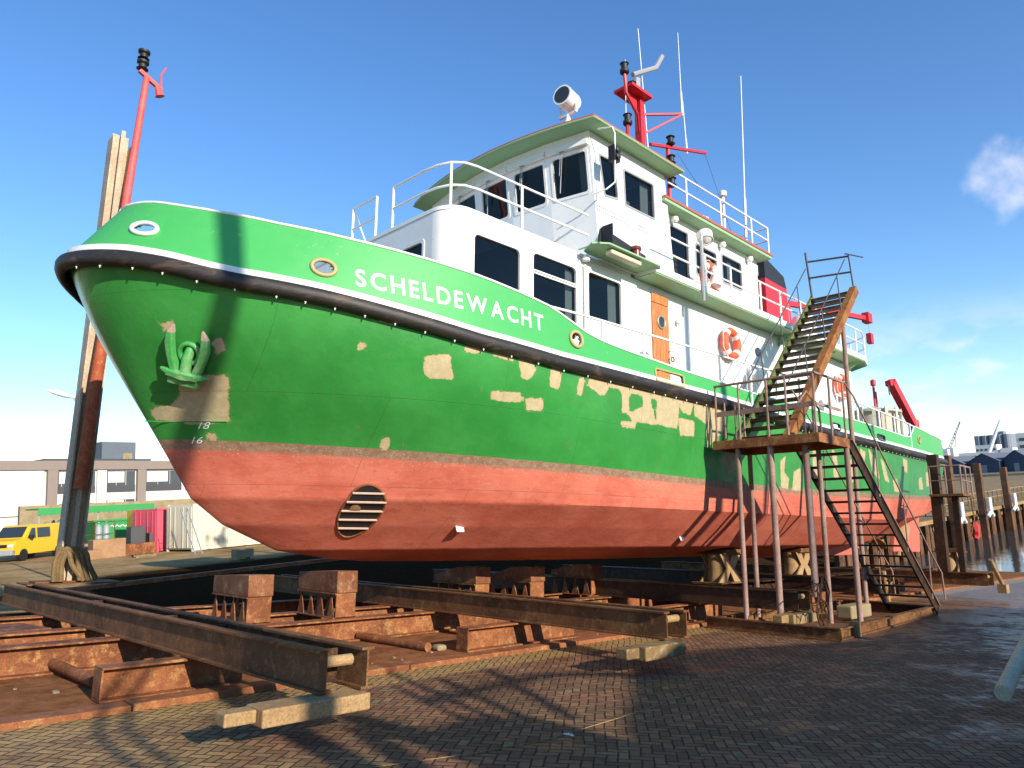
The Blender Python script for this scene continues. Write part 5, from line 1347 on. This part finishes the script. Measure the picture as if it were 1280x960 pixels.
q.tube([(17.1, 7.18, 6.55), (17.27, 6.25, 6.5)], .024, 6); q.tube([(17.15, 7.18, 6.15), (17.32, 6.25, 6.12)], .024, 6); q.tube([(17.05, 6.25, 6.5), (17.9, 6.15, 6.62)], .016, 6)
q.build('top_rail', DARKGREY, uf, smooth='auto')
# ground frame of the tower
q = MB()
ibeam(q, (12.05, 4.95, -1.592), (12.05, 7.3, -1.592), .20, .1); ibeam(q, (17.7, 5.3, -1.592), (17.7, 7.3, -1.592), .20, .12); ibeam(q, (12.15, 5.05, -1.592), (17.75, 5.3, -1.592), .18, .12); ibeam(q, (12.3, 7.2, -1.592), (17.6, 7.2, -1.592), .18, .12)
q.build('base_frame', RUST, st)
q = MB(); q.box(12.78, 12.9, 4.98, 5.12, -1.59, -1.36); q.build('foot_block', BEIGESTEEL, st)
q = MB()
def chainpts(a, b_, sag, n=40):
    a, b_ = Vector(a), Vector(b_); return [a.lerp(b_, i / n) - Vector((0, 0, sag * 4 * (i / n) * (1 - i / n))) for i in range(n + 1)]
random.seed(3)
P = chainpts((12.6, 5.6, -.72), (15.3, 6.6, -.9), .25)
for i in range(0, len(P) - 1): q.torus((P[i] + P[i + 1]) / 2, (0, 1, .3) if i % 2 else (0, .2, 1), .035, .009, 8, 4)
for k_ in range(5):
    c = Vector((12.55 + random.uniform(-.2, .2), 5.55, -1.05 + random.uniform(-.2, .15)))
    q.tube([c + Vector((.16 * math.cos(a) * random.uniform(.7, 1.3), -.06 - .02 * k_, .2 * math.sin(a) * random.uniform(.7, 1.3))) for a in np.linspace(0, 6.28, 14)[:-1]], .012, 5, closed=True)
tag(q.build('chain', RUSTDARK, base=(12.6, 5.6, -1.1)), 'rusty chain wrapped around the end of the third cradle beam', 'chain')
q = MB(); q.box(14.9, 15.9, 5.9, 6.2, -1.55, -1.30); tag(q.build('rubble_block', CONC, base=(15.4, 6, -1.55), bevel=.03), 'rough concrete block lying below the lower stair flight', 'block')
q = MB(); q.tube([(18.0, 6.3, -1.45), (17.85, 6.3, -.75)], .05, 8); tag(q.build('short_stake', BEIGESTEEL, base=(18, 6.3, -1.5)), 'short pale stake by the foot of the stairs', 'stake')
q = MB(); q.tube([(23.0, 5.2, -1.2), (22.5, 5.3, -.55)], .05, 8); q.box(22.85, 23.15, 5.1, 5.3, -1.4, -1.18); tag(q.build('prop_bar', BEIGESTEEL, base=(23, 5.2, -1.4)), 'leaning pale prop bar at the near end of the stern beam', 'prop')

# loose pipes and the wire on the paving
for pts, r_, lab in (([(2.55, 10.1, -1.50), (2.62, 8.75, -1.52)], .06, 'rusty pipe lying behind the left rail beam stub'), ([(6.62, 10.0, -1.53), (6.70, 9.2, -1.54), (6.72, 8.45, -1.54)], .06, 'rusty pipe lying on the red gravel between the first two cradle beams')):
    q = MB(); q.tube(pts, r_, 12); tag(q.build('loose_pipe', RUSTRED, smooth='auto', base=pts[0]), lab, 'pipe')
q = MB(); q.tube([(8.30, 1.98, -1.40), (9.9, 2.1, -1.16), (12.2, 2.25, -.8)], .072, 16); q.tube([(8.305, 1.98, -1.399), (8.295, 1.98, -1.401)], .05, 16)
tag(q.build('yellowed_tube', rusty('pale_olive_tube', (.5, .42, .26), (.66, .56, .36), (.6, .48, .28)), smooth='auto', base=(8.3, 2, -1.4)), 'pale tube poking in at the right edge of the paving', 'tube')
q = MB(); P = [(3.2, 4.62), (3.9, 4.40), (4.6, 4.27), (5.6, 4.32), (6.9, 4.42), (8.2, 4.52), (9.2, 4.62), (10.4, 4.9)]
q.tube([(a, b_, -1.588) for a, b_ in P], .0035, 5); tag(q.build('ground_wire', TIMBER, base=(6, 4.4, -1.59)), 'thin pale wire stretched across the brick paving', 'wire')
q = MB(); random.seed(5)
for i in range(60):
    a = random.uniform(2, 12); b_ = random.uniform(7.8, 10.); s_ = random.uniform(.008, .03)
    q.obox((a, b_, -1.597), (s_, 0, 0), (0, s_ * .8, .2 * s_), (0, -.1 * s_, s_ * .5))
tag(q.build('pebbles', CONC, base=(6, 9, -1.6)), 'small pale stones scattered on the red gravel', 'stones', kind='stuff')
q = MB(); q.box(6.82, 6.98, 8.35, 8.5, -1.6, -1.52); tag(q.build('stone', CONC, base=(6.9, 8.4, -1.6), bevel=.03), 'pale stone beside the pipe on the gravel', 'stone')
q = MB(); random.seed(8)
for i in range(6):
    a = random.uniform(0, 6.28); q.prism([(4.85 + .05 * math.cos(a), 4.25 + .05 * math.sin(a)), (4.85 + .05 * math.cos(a + .5), 4.25 + .05 * math.sin(a + .5)), (4.85, 4.25)], 'z', -1.592 + i * .001, -1.589 + i * .001)
tag(q.build('litter_scrap', WHITE, base=(4.85, 4.25, -1.59)), 'white scrap of litter lying on the dark bricks beside the wire', 'litter')

# ================================================================== LEFT YARD (level coordinates)
def mat_(n, c, r=.6, d=.3): return paint(n, c, r, d)
TAUPE = mat_('taupe_render', (.24, .19, .16), .85, .15); PANELW = mat_('white_render', (.62, .59, .53), .8, .08); PANED = mat_('dark_pane', (.06, .07, .08), .15, .2)
FO = Vector((14.7, 81.3, 0)); FD = Vector((17.5, 2.7, 0)).normalized(); yawf = math.atan2(FD.y, FD.x)
b = thing('office_building', (FO.x, FO.y, -2.5), 'long white and taupe two storey office building behind the yard', 'building', yaw=yawf)
q = MB(); q.box(-30, 80, .25, 14, 0, 7.3); q.build('wall', PANELW, b)
q = MB(); q.box(-30, 80, -.15, 14.1, 6.62, 7.5)
for s0, s1 in ((4.0, 4.9), (12.6, 13.5), (22, 23), (-9, -8)): q.box(s0, s1, -.12, .26, 0, 6.62)
q.build('frame', TAUPE, b)
for a_, b2_, z_ in ((-1.6, 3.7, 2.4), (8.6, 9.5, 0)):
    q = MB(); q.box(a_, b2_, -.02, .24, z_, 6.55); q.build('render_panel', PANELW, b)
def bwin(s0, s1, z0, z1, n=3):
    q = MB(); w_ = (s1 - s0) / n
    for i in range(n): q.box(s0 + i * w_ + .04, s0 + (i + 1) * w_ - .04, .18, .24, z0 + .05, z1 - .05)
    w = q.build('window', PANED, b)
    q = MB(); q.box(s0 + .1, s0 + w_ * 1.8, .14, .175, z0 + (z1 - z0) * .45, z1 - .1); q.build('blind', PANELW, w)
    q = MB(); q.box(s0 + .04, s1 - .04, .10, .135, z0 + .05, z0 + (z1 - z0) * .32); q.build('balustrade', DARKGREY, w)
for s0, s1 in ((5.0, 6.1), (7.4, 8.5), (9.6, 12.5), (13.6, 17.6), (-4.5, -1.8), (18, 21.8)): bwin(s0, s1, 4.3, 6.5)
for s0, s1 in ((9.6, 12.5), (5.2, 8.4), (-4.5, -1.8)): bwin(s0, s1, .6, 3.6) if s0 > 9 else bwin(s0, s1, .4, 3.4, 2)
q = MB(); q.box(4.6, 15.2, 2.2, 6, 7.55, 7.85); q.build('solar_canopy', DARKGREY, b)
q = MB(); q.box(10.8, 14.4, 4, 9, 7.5, 9.8); pb = q.build('roof_plant_room', mat_('blue_grey_cladding', (.11, .13, .15)), b)
q = MB(); q.box(13.0, 14.0, 3.95, 4.0, 7.9, 8.6); q.build('vent_grille', CONC, pb)
# containers
def cont(name, loc, yaw, L_, Wd, H_, m, label, cat='container', ribs=True):
    t = thing(name, loc, label, cat, yaw=yaw)
    q = MB(); q.box(0, L_, 0, Wd, .12, H_)
    if ribs:
        x_ = .25
        while x_ < L_ - .2: q.box(x_, x_ + .14, -.035, 0, .25, H_ - .15); x_ += .28
    q.build('body', m, t, bevel=.01)
    q = MB()
    for x0_ in (-.02, L_ - .12):
        for y0_ in (-.04, Wd - .1): q.box(x0_, x0_ + .14, y0_, y0_ + .14, 0, H_ + .02)
    q.box(0, L_, -.045, .02, .05, .2); q.box(0, L_, -.045, .02, H_ - .1, H_ + .01); q.build('corner_frame', m, t)
    for k_ in (0, 1):
        q = MB(); q.box(-.05, -.002, .06 + k_ * (Wd / 2 - .05), Wd / 2 - .02 + k_ * (Wd / 2 - .05), .2, H_ - .12); dr = q.build('door', m, t)
        for yy_ in (.35, .8):
            q = MB(); q.tube([(-.08, yy_ + k_ * Wd / 2, .2), (-.08, yy_ + k_ * Wd / 2, H_ - .12)], .02, 6); q.build('lock_rod', m, dr)
    return t
CREAM = paint('cream_container_paint', (.66, .60, .44), .6, .35, (.45, .3, .18), .6, fleck=(.4, .2, .1))
cont('shipping_container', (16.75, 42.3, -2.5), R(12), 12, 2.44, 2.6, CREAM, 'white and cream shipping container with a ladder leaning on its long side')
PINK = paint('faded_pink_red_paint', (.62, .08, .12), .6, .3, (.6, .2, .2), .6)
cont('red_container', (15.9, 45.3, -2.5), R(14), 6, 2.3, 2.45, PINK, 'faded pink red container left of the white container doors', ribs=False)
q = MB(); q.box(0, .9, 0, 1.6, 1.0, 2.45); q.box(.1, .2, .1, .2, 0, 1.0)
o = q.build('yellow_cabinet', mat_('yellow_paint', (.75, .55, .03)), bevel=.02); o.location = (15.5, 47.6, -2.5); solo(o, 'bright yellow cabinet squeezed left of the pink red container', 'cabinet', level=True)
t = thing('ladder', (15.9, 39.8, -2.5), 'aluminium ladder leaning against the cream container', 'ladder', yaw=R(12))
q = MB()
for x_ in (0, .42):
    q = MB(); q.bar((x_, 0, 0), (x_ - .02, 1.3, 2.35), .03, .06); q.build('side_rail', GREY, t)
for i in range(9):
    f_ = (i + .6) / 9.5; q = MB(); q.tube([(0, 1.3 * f_, 2.35 * f_), (.42, 1.3 * f_, 2.35 * f_)], .016, 6); q.build('rung', GREY, t)
# green skip and canopy behind
SK = mat_('skip_green', (.03, .28, .07))
t = thing('green_skip', (14.5, 52.2, -2.5), 'green waste skip with a white scribble on its side', 'skip', yaw=R(8))
q = MB(); vs = [(.5, 0, .3), (3.3, 0, .3), (3.3, 1.8, .3), (.5, 1.8, .3), (0, -.1, 1.9), (4.0, -.1, 1.9), (4.0, 1.9, 1.9), (0, 1.9, 1.9)]
q.add(vs, [(0, 1, 2, 3), (0, 1, 5, 4), (1, 2, 6, 5), (2, 3, 7, 6), (3, 0, 4, 7)]); q.box(-.05, 4.05, -.16, -.1, 1.8, 1.95); q.build('body', SK, t)
q = MB(); q.tube([(1.0 + .1 * i, -.10, 1.48 + .07 * math.sin(i * 1.9)) for i in range(22)], .035, 5); q.build('white_scribble', WHITE, t)
t = thing('green_canopy', (12.2, 55.5, -2.5), 'green striped market style canopy on thin posts behind the skip', 'canopy', yaw=R(8))
q = MB(); q.box(0, 7.5, 0, 2, 2.75, 2.85)
for i in range(25): q.prism([(i * .3, 2.75), (i * .3 + .3, 2.75), (i * .3 + .3, 2.45), (i * .3 + .15, 2.35), (i * .3, 2.45)], 'y', -.02, 0)
q.build('awning', SK, t)
for x_ in (.1, 3.7, 7.3):
    q = MB(); q.tube([(x_, .1, 0), (x_, .1, 2.75)], .05, 8); q.build('canopy_post', GREY, t)
t = thing('gas_cylinder_rack', (13.0, 46.5, -2.5), 'caged rack with two tall grey gas cylinders', 'gas cylinders', yaw=R(10))
for i in range(2):
    q = MB(); q.lathe((.35 + i * .42, .3, .15), [(.17, 0), (.18, .05), (.18, 1.35), (.12, 1.52), (.05, 1.58), (.06, 1.72)], 14); q.build('cylinder', GREY, t, smooth='auto')
q = MB()
for x_ in (-.6, 0, 1.1): q.tube([(x_, 0, 0), (x_, 0, 1.9)], .03, 6)
for z in (.15, .75, 1.2, 1.9): q.tube([(-.6, 0, z), (1.1, 0, z)], .02, 6)
q.build('cage', RUST, t)
# low wall, steel stack, tarp heap, pallet, block
q = MB(); q.box(0, 16, 0, .5, 0, 3.1); o = q.build('yard_wall', CONC); o.location = (12.5, 62, -2.5); solo(o, 'low weathered concrete wall behind the canopy', 'wall', level=True)
q = MB(); q.box(0, 1.6, 0, .9, 0, 1.0); q.box(-1.5, .3, -.4, .5, 0, .5)
o = q.build('concrete_beam', rusty('pinkish_concrete', (.32, .2, .15), (.45, .3, .24), (.4, .25, .18)), bevel=.04); o.location = (12.1, 43.5, -2.5); solo(o, 'pinkish stone blocks lying right of the guide post foot', 'stone blocks', level=True)
q = MB(); q.box(0, 2.3, 0, .7, 0, .62); o = q.build('steel_channel', RUSTRED, bevel=.03); o.location = (13.3, 43.8, -2.5); o.rotation_euler = (0, 0, R(14)); solo(o, 'reddish channel beam lying in front of the gas cylinders', 'steel beam', level=True)
q = MB()
for i in range(4): q.box(i * .28, i * .28 + .12, 0, .9, .12, .15)
q.box(0, 1.0, 0, .1, 0, .12); q.box(0, 1.0, .8, .9, 0, .12); o = q.build('pallet', TIMBER); o.location = (13.6, 41.6, -2.5); solo(o, 'small pale wooden pallet on the yard ground', 'pallet', level=True)
q = MB(); q.box(-.35, .35, -.25, .25, .08, .42); q.box(-.4, -.25, -.3, .3, 0, .46); q.box(.25, .4, -.3, .3, 0, .46)
o = q.build('anchor_block', CONC, bevel=.03); o.location = (15.3, 33.0, -2.5); solo(o, 'grey concrete block with raised ends below the bow', 'block', level=True)
q = MB(); random.seed(4)
for i in range(9):
    q.lathe((random.uniform(0, 1.6), random.uniform(0, 1), .2), [(.5, 0), (.55, .4), (.4, random.uniform(.9, 1.5)), (.05, random.uniform(1.5, 1.9))], 9, (random.uniform(-.2, .2), random.uniform(-.2, .2), 1))
o = q.build('tarpaulin_heap', mat_('grey_tarpaulin', (.27, .28, .32)), smooth='auto'); o.location = (13.0, 57, -2.5); solo(o, 'heap covered with grey tarpaulin behind the yellow van', 'heap', level=True)
q = MB(); q.box(0, .8, 0, .8, 0, 1.5); q.box(1.0, 1.6, 0, .8, 0, 1.1); o = q.build('machine_crate', DARKGREY, bevel=.03); o.location = (14.6, 45.6, -2.5); solo(o, 'dark machine crates in front of the green skip', 'crate', level=True)
q = MB()
q.box(0, 24, 0, .3, 0, .14); o = q.build('yard_kerb', RUSTRED); o.location = (-6, 27.0, -2.5); solo(o, 'low reddish kerb rail between the slip and the yard', 'kerb', level=True)
# yellow van
vn = thing('yellow_van', (10.55, 50.2, -2.5), 'yellow van with grey bumper parked at the left edge of the yard', 'van', yaw=math.atan2(-.68, -.73))
YEL = paint('van_yellow', (.80, .47, .02), .3, .15)
q = MB()    # x forward, y across
prof = [(-2.3, .35), (2.15, .35), (2.35, .5), (2.36, .85), (2.1, 1.12), (1.5, 1.22), (.95, 1.84), (.75, 1.93), (-2.15, 1.93), (-2.33, 1.75)]
n = len(prof); hw = lambda z: .88 - .10 * max(0, (z - 1.1)) / .8
vs = [(x_, -hw(z), z) for x_, z in prof] + [(x_, hw(z), z) for x_, z in prof]
tri = geometry.tessellate_polygon([[Vector((p_[0], p_[1], 0)) for p_ in prof]])
q.add(vs, [tuple(t_) for t_ in tri] + [tuple(i + n for i in reversed(t_)) for t_ in tri] + [(i, (i + 1) % n, (i + 1) % n + n, i + n) for i in range(n)])
body = q.build('body', YEL, vn, bevel=.05)
q = MB(); q.add([(1.47, -.74, 1.27), (1.47, .74, 1.27), (1.0, .70, 1.82), (1.0, -.70, 1.82)], [(0, 1, 2, 3)]); q.v = [(a + .02, b_, c + .02) for a, b_, c in q.v]; q.build('windscreen', DARKGLASS, body)
for s_ in (-1, 1):
    q = MB(); q.add([(1.25, s_ * .885, 1.2), (.55, s_ * .885, 1.2), (.55, s_ * .825, 1.75), (.85, s_ * .825, 1.75)], [(0, 1, 2, 3)]); q.add([(.4, s_ * .885, 1.2), (-.7, s_ * .885, 1.2), (-.7, s_ * .825, 1.75), (.4, s_ * .825, 1.75)], [(0, 1, 2, 3)]); q.build('side_window', DARKGLASS, body)
    q = MB(); q.box(2.2, 2.39, s_ * .72 - .14, s_ * .72 + .14, .78, .95); q.build('headlight', paint('lamp_glass', (.6, .6, .6), .1, .1) if s_ < 0 else MATS['lamp_glass'], vn, bevel=.02)
    q = MB(); q.box(.95, 1.1, s_ * .98 - .08, s_ * .98 + .08, 1.15, 1.38); q.build('mirror', BLACK, vn)
    for x_ in (1.5, -1.45):
        q = MB(); q.lathe((x_, s_ * .80 - s_ * .1, .33), [(.2, 0), (.33, .0), (.33, .2), (.2, .21)], 20, (0, s_, 0)); wl_ = q.build('wheel', BLACK, vn, smooth='auto')
q = MB(); q.box(2.15, 2.47, -.88, .88, .36, .66); q.build('bumper', GREY, vn, bevel=.04)
q = MB(); q.box(2.37, 2.385, -.55, .55, .78, .95); q.build('grille', BLACK, vn)
q = MB(); q.box(2.475, 2.485, -.27, .27, .44, .56); q.build('number_plate', mat_('plate_yellow', (.8, .6, .02)), vn)
# street lamps
for loc, z, lab, dx in (((6.8, 30.0), 4.72, 'white street lamp head reaching out from behind the guide post', 1), ((4.3, 30.6), 3.2, 'white street lamp head just entering at the left edge', 1)):
    P = W @ Vector((loc[0], loc[1], z)); t = thing('street_lamp', (P.x + (.55 if dx else 0), P.y, -2.5), lab, 'street lamp', 'street lamps', yaw=0.)
    h = P.z + 2.5
    q = MB(); q.tube([(0, .2, 0), (0, .2, h - .15), (-.1, .2, h)], [.08, .05, .04], 8); q.build('mast', GREY, t, smooth='auto')
    q = MB(); q.tube([(-.1, .2, h), (-.35, .1, h + .04), (-.75, 0, h + .14), (-1.05, -.05, h + .2)], [.04, .09, .10, .02], 10); q.build('lamp_head', WHITE, t, smooth='auto')

# ================================================================== RIGHT: jetty, piles, far bank
PILE = rusty('tarred_pile', (.08, .045, .035), (.19, .11, .08), (.27, .15, .10)); JT = rusty('jetty_timber', (.26, .18, .11), (.42, .32, .2), (.4, .28, .16))  # dark brown piles, paler brown timber for deck and railing
t = thing('timber_jetty', (45, 15, -3.2), 'long weathered timber jetty with railing reaching into the river', 'jetty', yaw=0.)
q = MB(); q.box(-8, 60, 0, 1.6, -.25, 0)
for i in range(34): q.box(-8 + i * 2, -7.95 + i * 2, -.02, 1.62, -.002, .02)
q.build('jetty_deck', JT, t)
for i in range(30):
    q = MB(); q.tube([(-8 + i * 2.2, .1, -4), (-8 + i * 2.2, .1, -.25)], .17, 7); q.build('pile', PILE, t)
q = MB(); q.box(-8, 60, .3, .36, -3, -.8) 
for i in range(60): q.box(-8 + i * 1.1, -7.85 + i * 1.1, .18, .24, -3.2, -.25)
q.build('fender_boards', PILE, t)
q = MB()
for i in range(46): q.box(-8 + i * 1.5, -7.92 + i * 1.5, 1.4, 1.48, 0, 1.05)
for z in (.5, 1.0): q.box(-8, 60, 1.42, 1.46, z, z + .06)
q.build('jetty_railing', JT, t)
random.seed(11)
for i, (X, zt_, lab) in enumerate(((54.5, .75, 'tall dark mooring pile nearest the stern platform'), (61.5, .15, 'middle dark mooring pile with a white collar on the jetty'), (69.0, -.25, 'farthest dark mooring pile near the right edge'))):
    t = thing('mooring_pile', (X, 14.6, -8), lab, 'mooring pile', 'mooring piles along the jetty', yaw=0.)
    q = MB(); q.box(-.26, .26, -.22, .22, 0, 8 + zt_); q.box(.27, .42, -.15, .15, 1, 8 + zt_ - .4); q.build('trunk', PILE, t, bevel=.03)
    q = MB(); q.tube([(-.1, -.5, 4.6), (-.1, -.5, 5.7)], .15, 10); q.tube([(-.8, -.45, 4.4), (-.3, -.5, 4.65)], .13, 8); q.tube([(.1, -.5, 4.65), (.6, -.45, 4.4)], .13, 8); q.build('white_collar', WHITE2, t, smooth='auto')
q = MB()
q.add([(48, 16.8, -3.3), (130, 16.8, -3.1), (190, 28, -2.6), (190, 80, -2.4), (49, 80, -2.5), (47, 40, -2.6)], [(0, 1, 2, 3, 4, 5)]); q.box(47, 130, 16.7, 16.8, -8, -3.2)
solo(q.build('far_bank', rusty('sandy_bank', (.24, .18, .12), (.36, .28, .19), (.3, .25, .14), rough=.95, scale=.1)), kind='structure', level=True)
q = MB(); q.add([(200, -400, -2.2), (1500, -400, -2.2), (1500, 1500, -2.2), (200, 1500, -2.2)], [(0, 1, 2, 3)]); q.box(199, 200, -400, 1500, -8, -2.2)
solo(q.build('dockland', rusty('dock_concrete', (.2, .18, .16), (.3, .28, .25), (.25, .22, .18), rough=.95, scale=.05)), kind='structure', level=True)
NAVY = paint('navy_cladding', (.03, .05, .09), .6, .3); HAZEW = paint('pale_superstructure', (.72, .70, .66), .6, .1); SILO = paint('hazy_grey_concrete', (.22, .24, .28), .9, .2)
def at(px, py, dist):   # direction of a far landmark, level frame
    d = W.to_3x3() @ (Mr @ Vector((px - 640, py - 480, 926))); h = math.hypot(d.x, d.y); return d * (dist / h)
def shed(x0, y0, w, h, l, lab, nm='harbour_shed'):
    t = thing(nm, (x0, y0, -2.2), lab, 'shed', 'navy harbour sheds on the far bank', yaw=R(-14))
    q = MB(); q.prism([(0, 0), (w, 0), (w, h * .6), (w / 2, h), (0, h * .6)], 'x', 0, l); q.build('walls', NAVY, t)
    q = MB(); q.add([(-.3, -.4, h * .57), (-.3, w / 2, h + .12), (-.3, w + .4, h * .57), (l, -.4, h * .57), (l, w / 2, h + .12), (l, w + .4, h * .57)], [(0, 1, 4, 3), (1, 2, 5, 4)]); q.build('roof', paint('grey_roof_sheet', (.13, .14, .17), .6, .2) if 'grey_roof_sheet' not in MATS else MATS['grey_roof_sheet'], t)
    q = MB(); q.box(-.08, -.02, w * .4, w * .6, 0, h * .4); q.build('shed_door', SILO, t)
for (x0, y0, w, h, l, lab) in ((240, 60.3, 7.2, 5.0, 20, 'leftmost navy gabled shed on the far bank'), (240, 51.5, 8.2, 5.4, 20, 'middle navy gabled shed on the far bank'), (240, 44.5, 6.4, 5.8, 20, 'right navy gabled shed on the far bank')): shed(x0, y0, w, h, l, lab)
t = thing('grey_silo_block', (420, 84, -2.2), 'hazy grey silo block far behind the white crane boom', 'silo', yaw=0.)
q = MB(); q.box(0, 20, 0, 15, 0, 16.5); q.box(2, 8, 3, 7, 16.5, 18)
for i in range(5): q.tube([(0, 1.6 + i * 3, 0), (0, 1.6 + i * 3, 16.4)], 1.5, 10)
q.build('block', SILO, t)
t = thing('white_tower_block', (380, 64.5, -2.2), 'white stepped tower block at the right edge', 'building', yaw=0.)
q = MB(); q.box(0, 15, 0, 9.5, 0, 15); q.box(2, 13, -6, 3.2, 0, 20); q.build('wall', HAZEW, t)
for i in range(4):
    q = MB(); q.box(-.1, -.02, .8, 8.5, 2.6 + i * 3, 3.9 + i * 3); q.build('window_band', PANED, t)
t = thing('cargo_ship', (330, 74, -5.1), 'white cargo ship lying behind the navy sheds', 'ship', yaw=R(90))
q = MB(); q.prism([(-9, 0), (14, 0), (17, 8), (-11, 8)], 'y', -5, 5); q.build('hull', HAZEW, t)
q = MB(); q.box(-4, 3, -4, 4, 8, 12.6); q.box(3, 9, -4, 4, 8, 10); q.box(-9, -5, -4, 4, 8, 11); q.build('superstructure', HAZEW, t)
q = MB()
for i in range(5): q.box(-3.6 + i * 1.4, -2.8 + i * 1.4, 4.02, 4.08, 10.4, 11.2)
q.build('window_row', PANED, t)
def crane(px0, py0, px1, py1, dist, lab, m, lat):
    a = at(px0, py0, dist); b_ = at(px1, py1, dist)
    t = thing('harbour_crane', (a.x, a.y, -2.2), lab, 'crane', 'harbour cranes on the far bank', yaw=0.)
    A_ = Vector((0, 0, a.z + 2.2)); B_ = b_ - Vector((a.x, a.y, -2.2))
    q = MB(); q.tube([(0, 0, 0), A_], .9, 8); q.box(-1.2, 1.2, -1.2, 1.2, A_.z - 2.5, A_.z); q.build('tower', HAZEW, t)
    q = MB()
    if lat:
        for o_ in (-.35, .35): q.bar(A_ + Vector((0, o_, 0)), B_ + Vector((0, o_ * .3, 0)), .18, .18)
        for i in range(9): p_ = A_.lerp(B_, i / 9); r2_ = A_.lerp(B_, (i + 1) / 9); q.bar(p_ + Vector((0, -.35, 0)), r2_ + Vector((0, .3, 0)), .12, .12)
        q.bar(A_ + Vector((0, -1.5, 0)), A_.lerp(B_, .55), .15, .15)
    else: q.tube([A_, A_.lerp(B_, .5), B_], [.55, .5, .25], 8)
    q.build('boom', m, t)
crane(1187, 560, 1200, 527, 260, 'far crane with a dark lattice boom above the cargo ship', SILO, True)
crane(1236, 566, 1250, 525, 260, 'far crane with a solid white boom right of the silo', HAZEW, False)
crane(1180, 562, 1171, 548, 255, 'short white boom crane just off the stern', HAZEW, False)

# ================================================================== BEHIND THE CAMERA (unseen casters added for the yard's long shadows)
t = thing('shadow_caster', (20, -7, -1.6), 'unseen dark shadow caster added behind the camera', 'ship')
LXY, LZ = .12, .37
YB = 7.
def cst(X, Y, Z=-1.6): return (X - LXY * (Y + YB), -YB, Z + LZ * (Y + YB))   # carries a wanted shadow point back along the sun to the caster
def outline(P): return [(cst(*p)[0], cst(*p)[2]) for p in P]
o_ = outline([(3.2, 2.0), (3.6, 3.2), (4.7, 3.5), (5.6, 4.3), (6.8, 5.1), (8.2, 6.2), (9.8, 6.0), (12.6, 4.75), (18.9, 5.7), (21, 4.4), (40, 4.6)])
q = MB(); q.prism([(o_[0][0], -1.6)] + o_ + [(o_[-1][0], -1.6)], 'y', -9.5, -7); q.build('hull', DARKGREY, t)  # caster body, its top edge cut from the wanted ground shadow
o_ = outline([(3.75, 3.8), (3.8, 6.2), (4.0, 6.1), (4.13, 5.25), (4.75, 5.3), (5.1, 4.8), (4.9, 3.9)])
q = MB(); q.prism([(o_[0][0], -1.6)] + o_ + [(o_[-1][0], -1.6)], 'y', -8.4, -7.01); q.build('tower_caster', DARKGREY, t)
for P, r2_ in (([(4.4, 3.6), (5.43, 7.6)], .05), ([(4.2, 3.8), (4.98, 6.8)], .04), ([(4.9, 4.6), (5.6, 6.8)], .06), ([(5.3, 4.6), (6.4, 6.9)], .06), ([(3.3, 3.9), (3.75, 5.6)], .12), ([(4.7, 6.0), (6.6, 6.2), (7.4, 5.6)], .06)):
    q = MB(); q.tube([cst(*p) for p in P], r2_, 6); q.build('post_caster', DARKGREY, t)
for dx in (0, .22):
    q = MB(); q.tube([cst(2.3 + dx, 3.0), cst(2.0 + dx, 5.3), cst(2.1 + dx, 6.8), cst(2.55 + dx, 8.2), cst(2.95 + dx, 9.2), cst(3.05 + dx, 9.9)], .045, 6); q.build('bent_caster', DARKGREY, t)  # bent bars added for the curved shadow streaks on the paving
for P, tz, r2_ in (((3.62, 8.6, 2.), 12., .15), ((13.15, 8.15, 3.5), 10.9, .11), ((14.9, 7.4, 2.7), 8.4, .08), ((20.9, 7.35, 2.), 8.6, .10)):
    a_ = cst(*P); q = MB(); q.tube([(a_[0], -7, -1.6), (a_[0], -7, tz)], r2_, 10); q.build('mast', DARKGREY, t)  # unseen poles added to throw upright shadow stripes on the ship

# ------------------------------------------------------------------ tip the slipway frame into the level world
for o in list(SC.objects):
    if o.parent is None and o.name not in LEVELLED and o.type in ('MESH', 'EMPTY'):
        o.matrix_world = W @ Matrix.Translation(o.location)
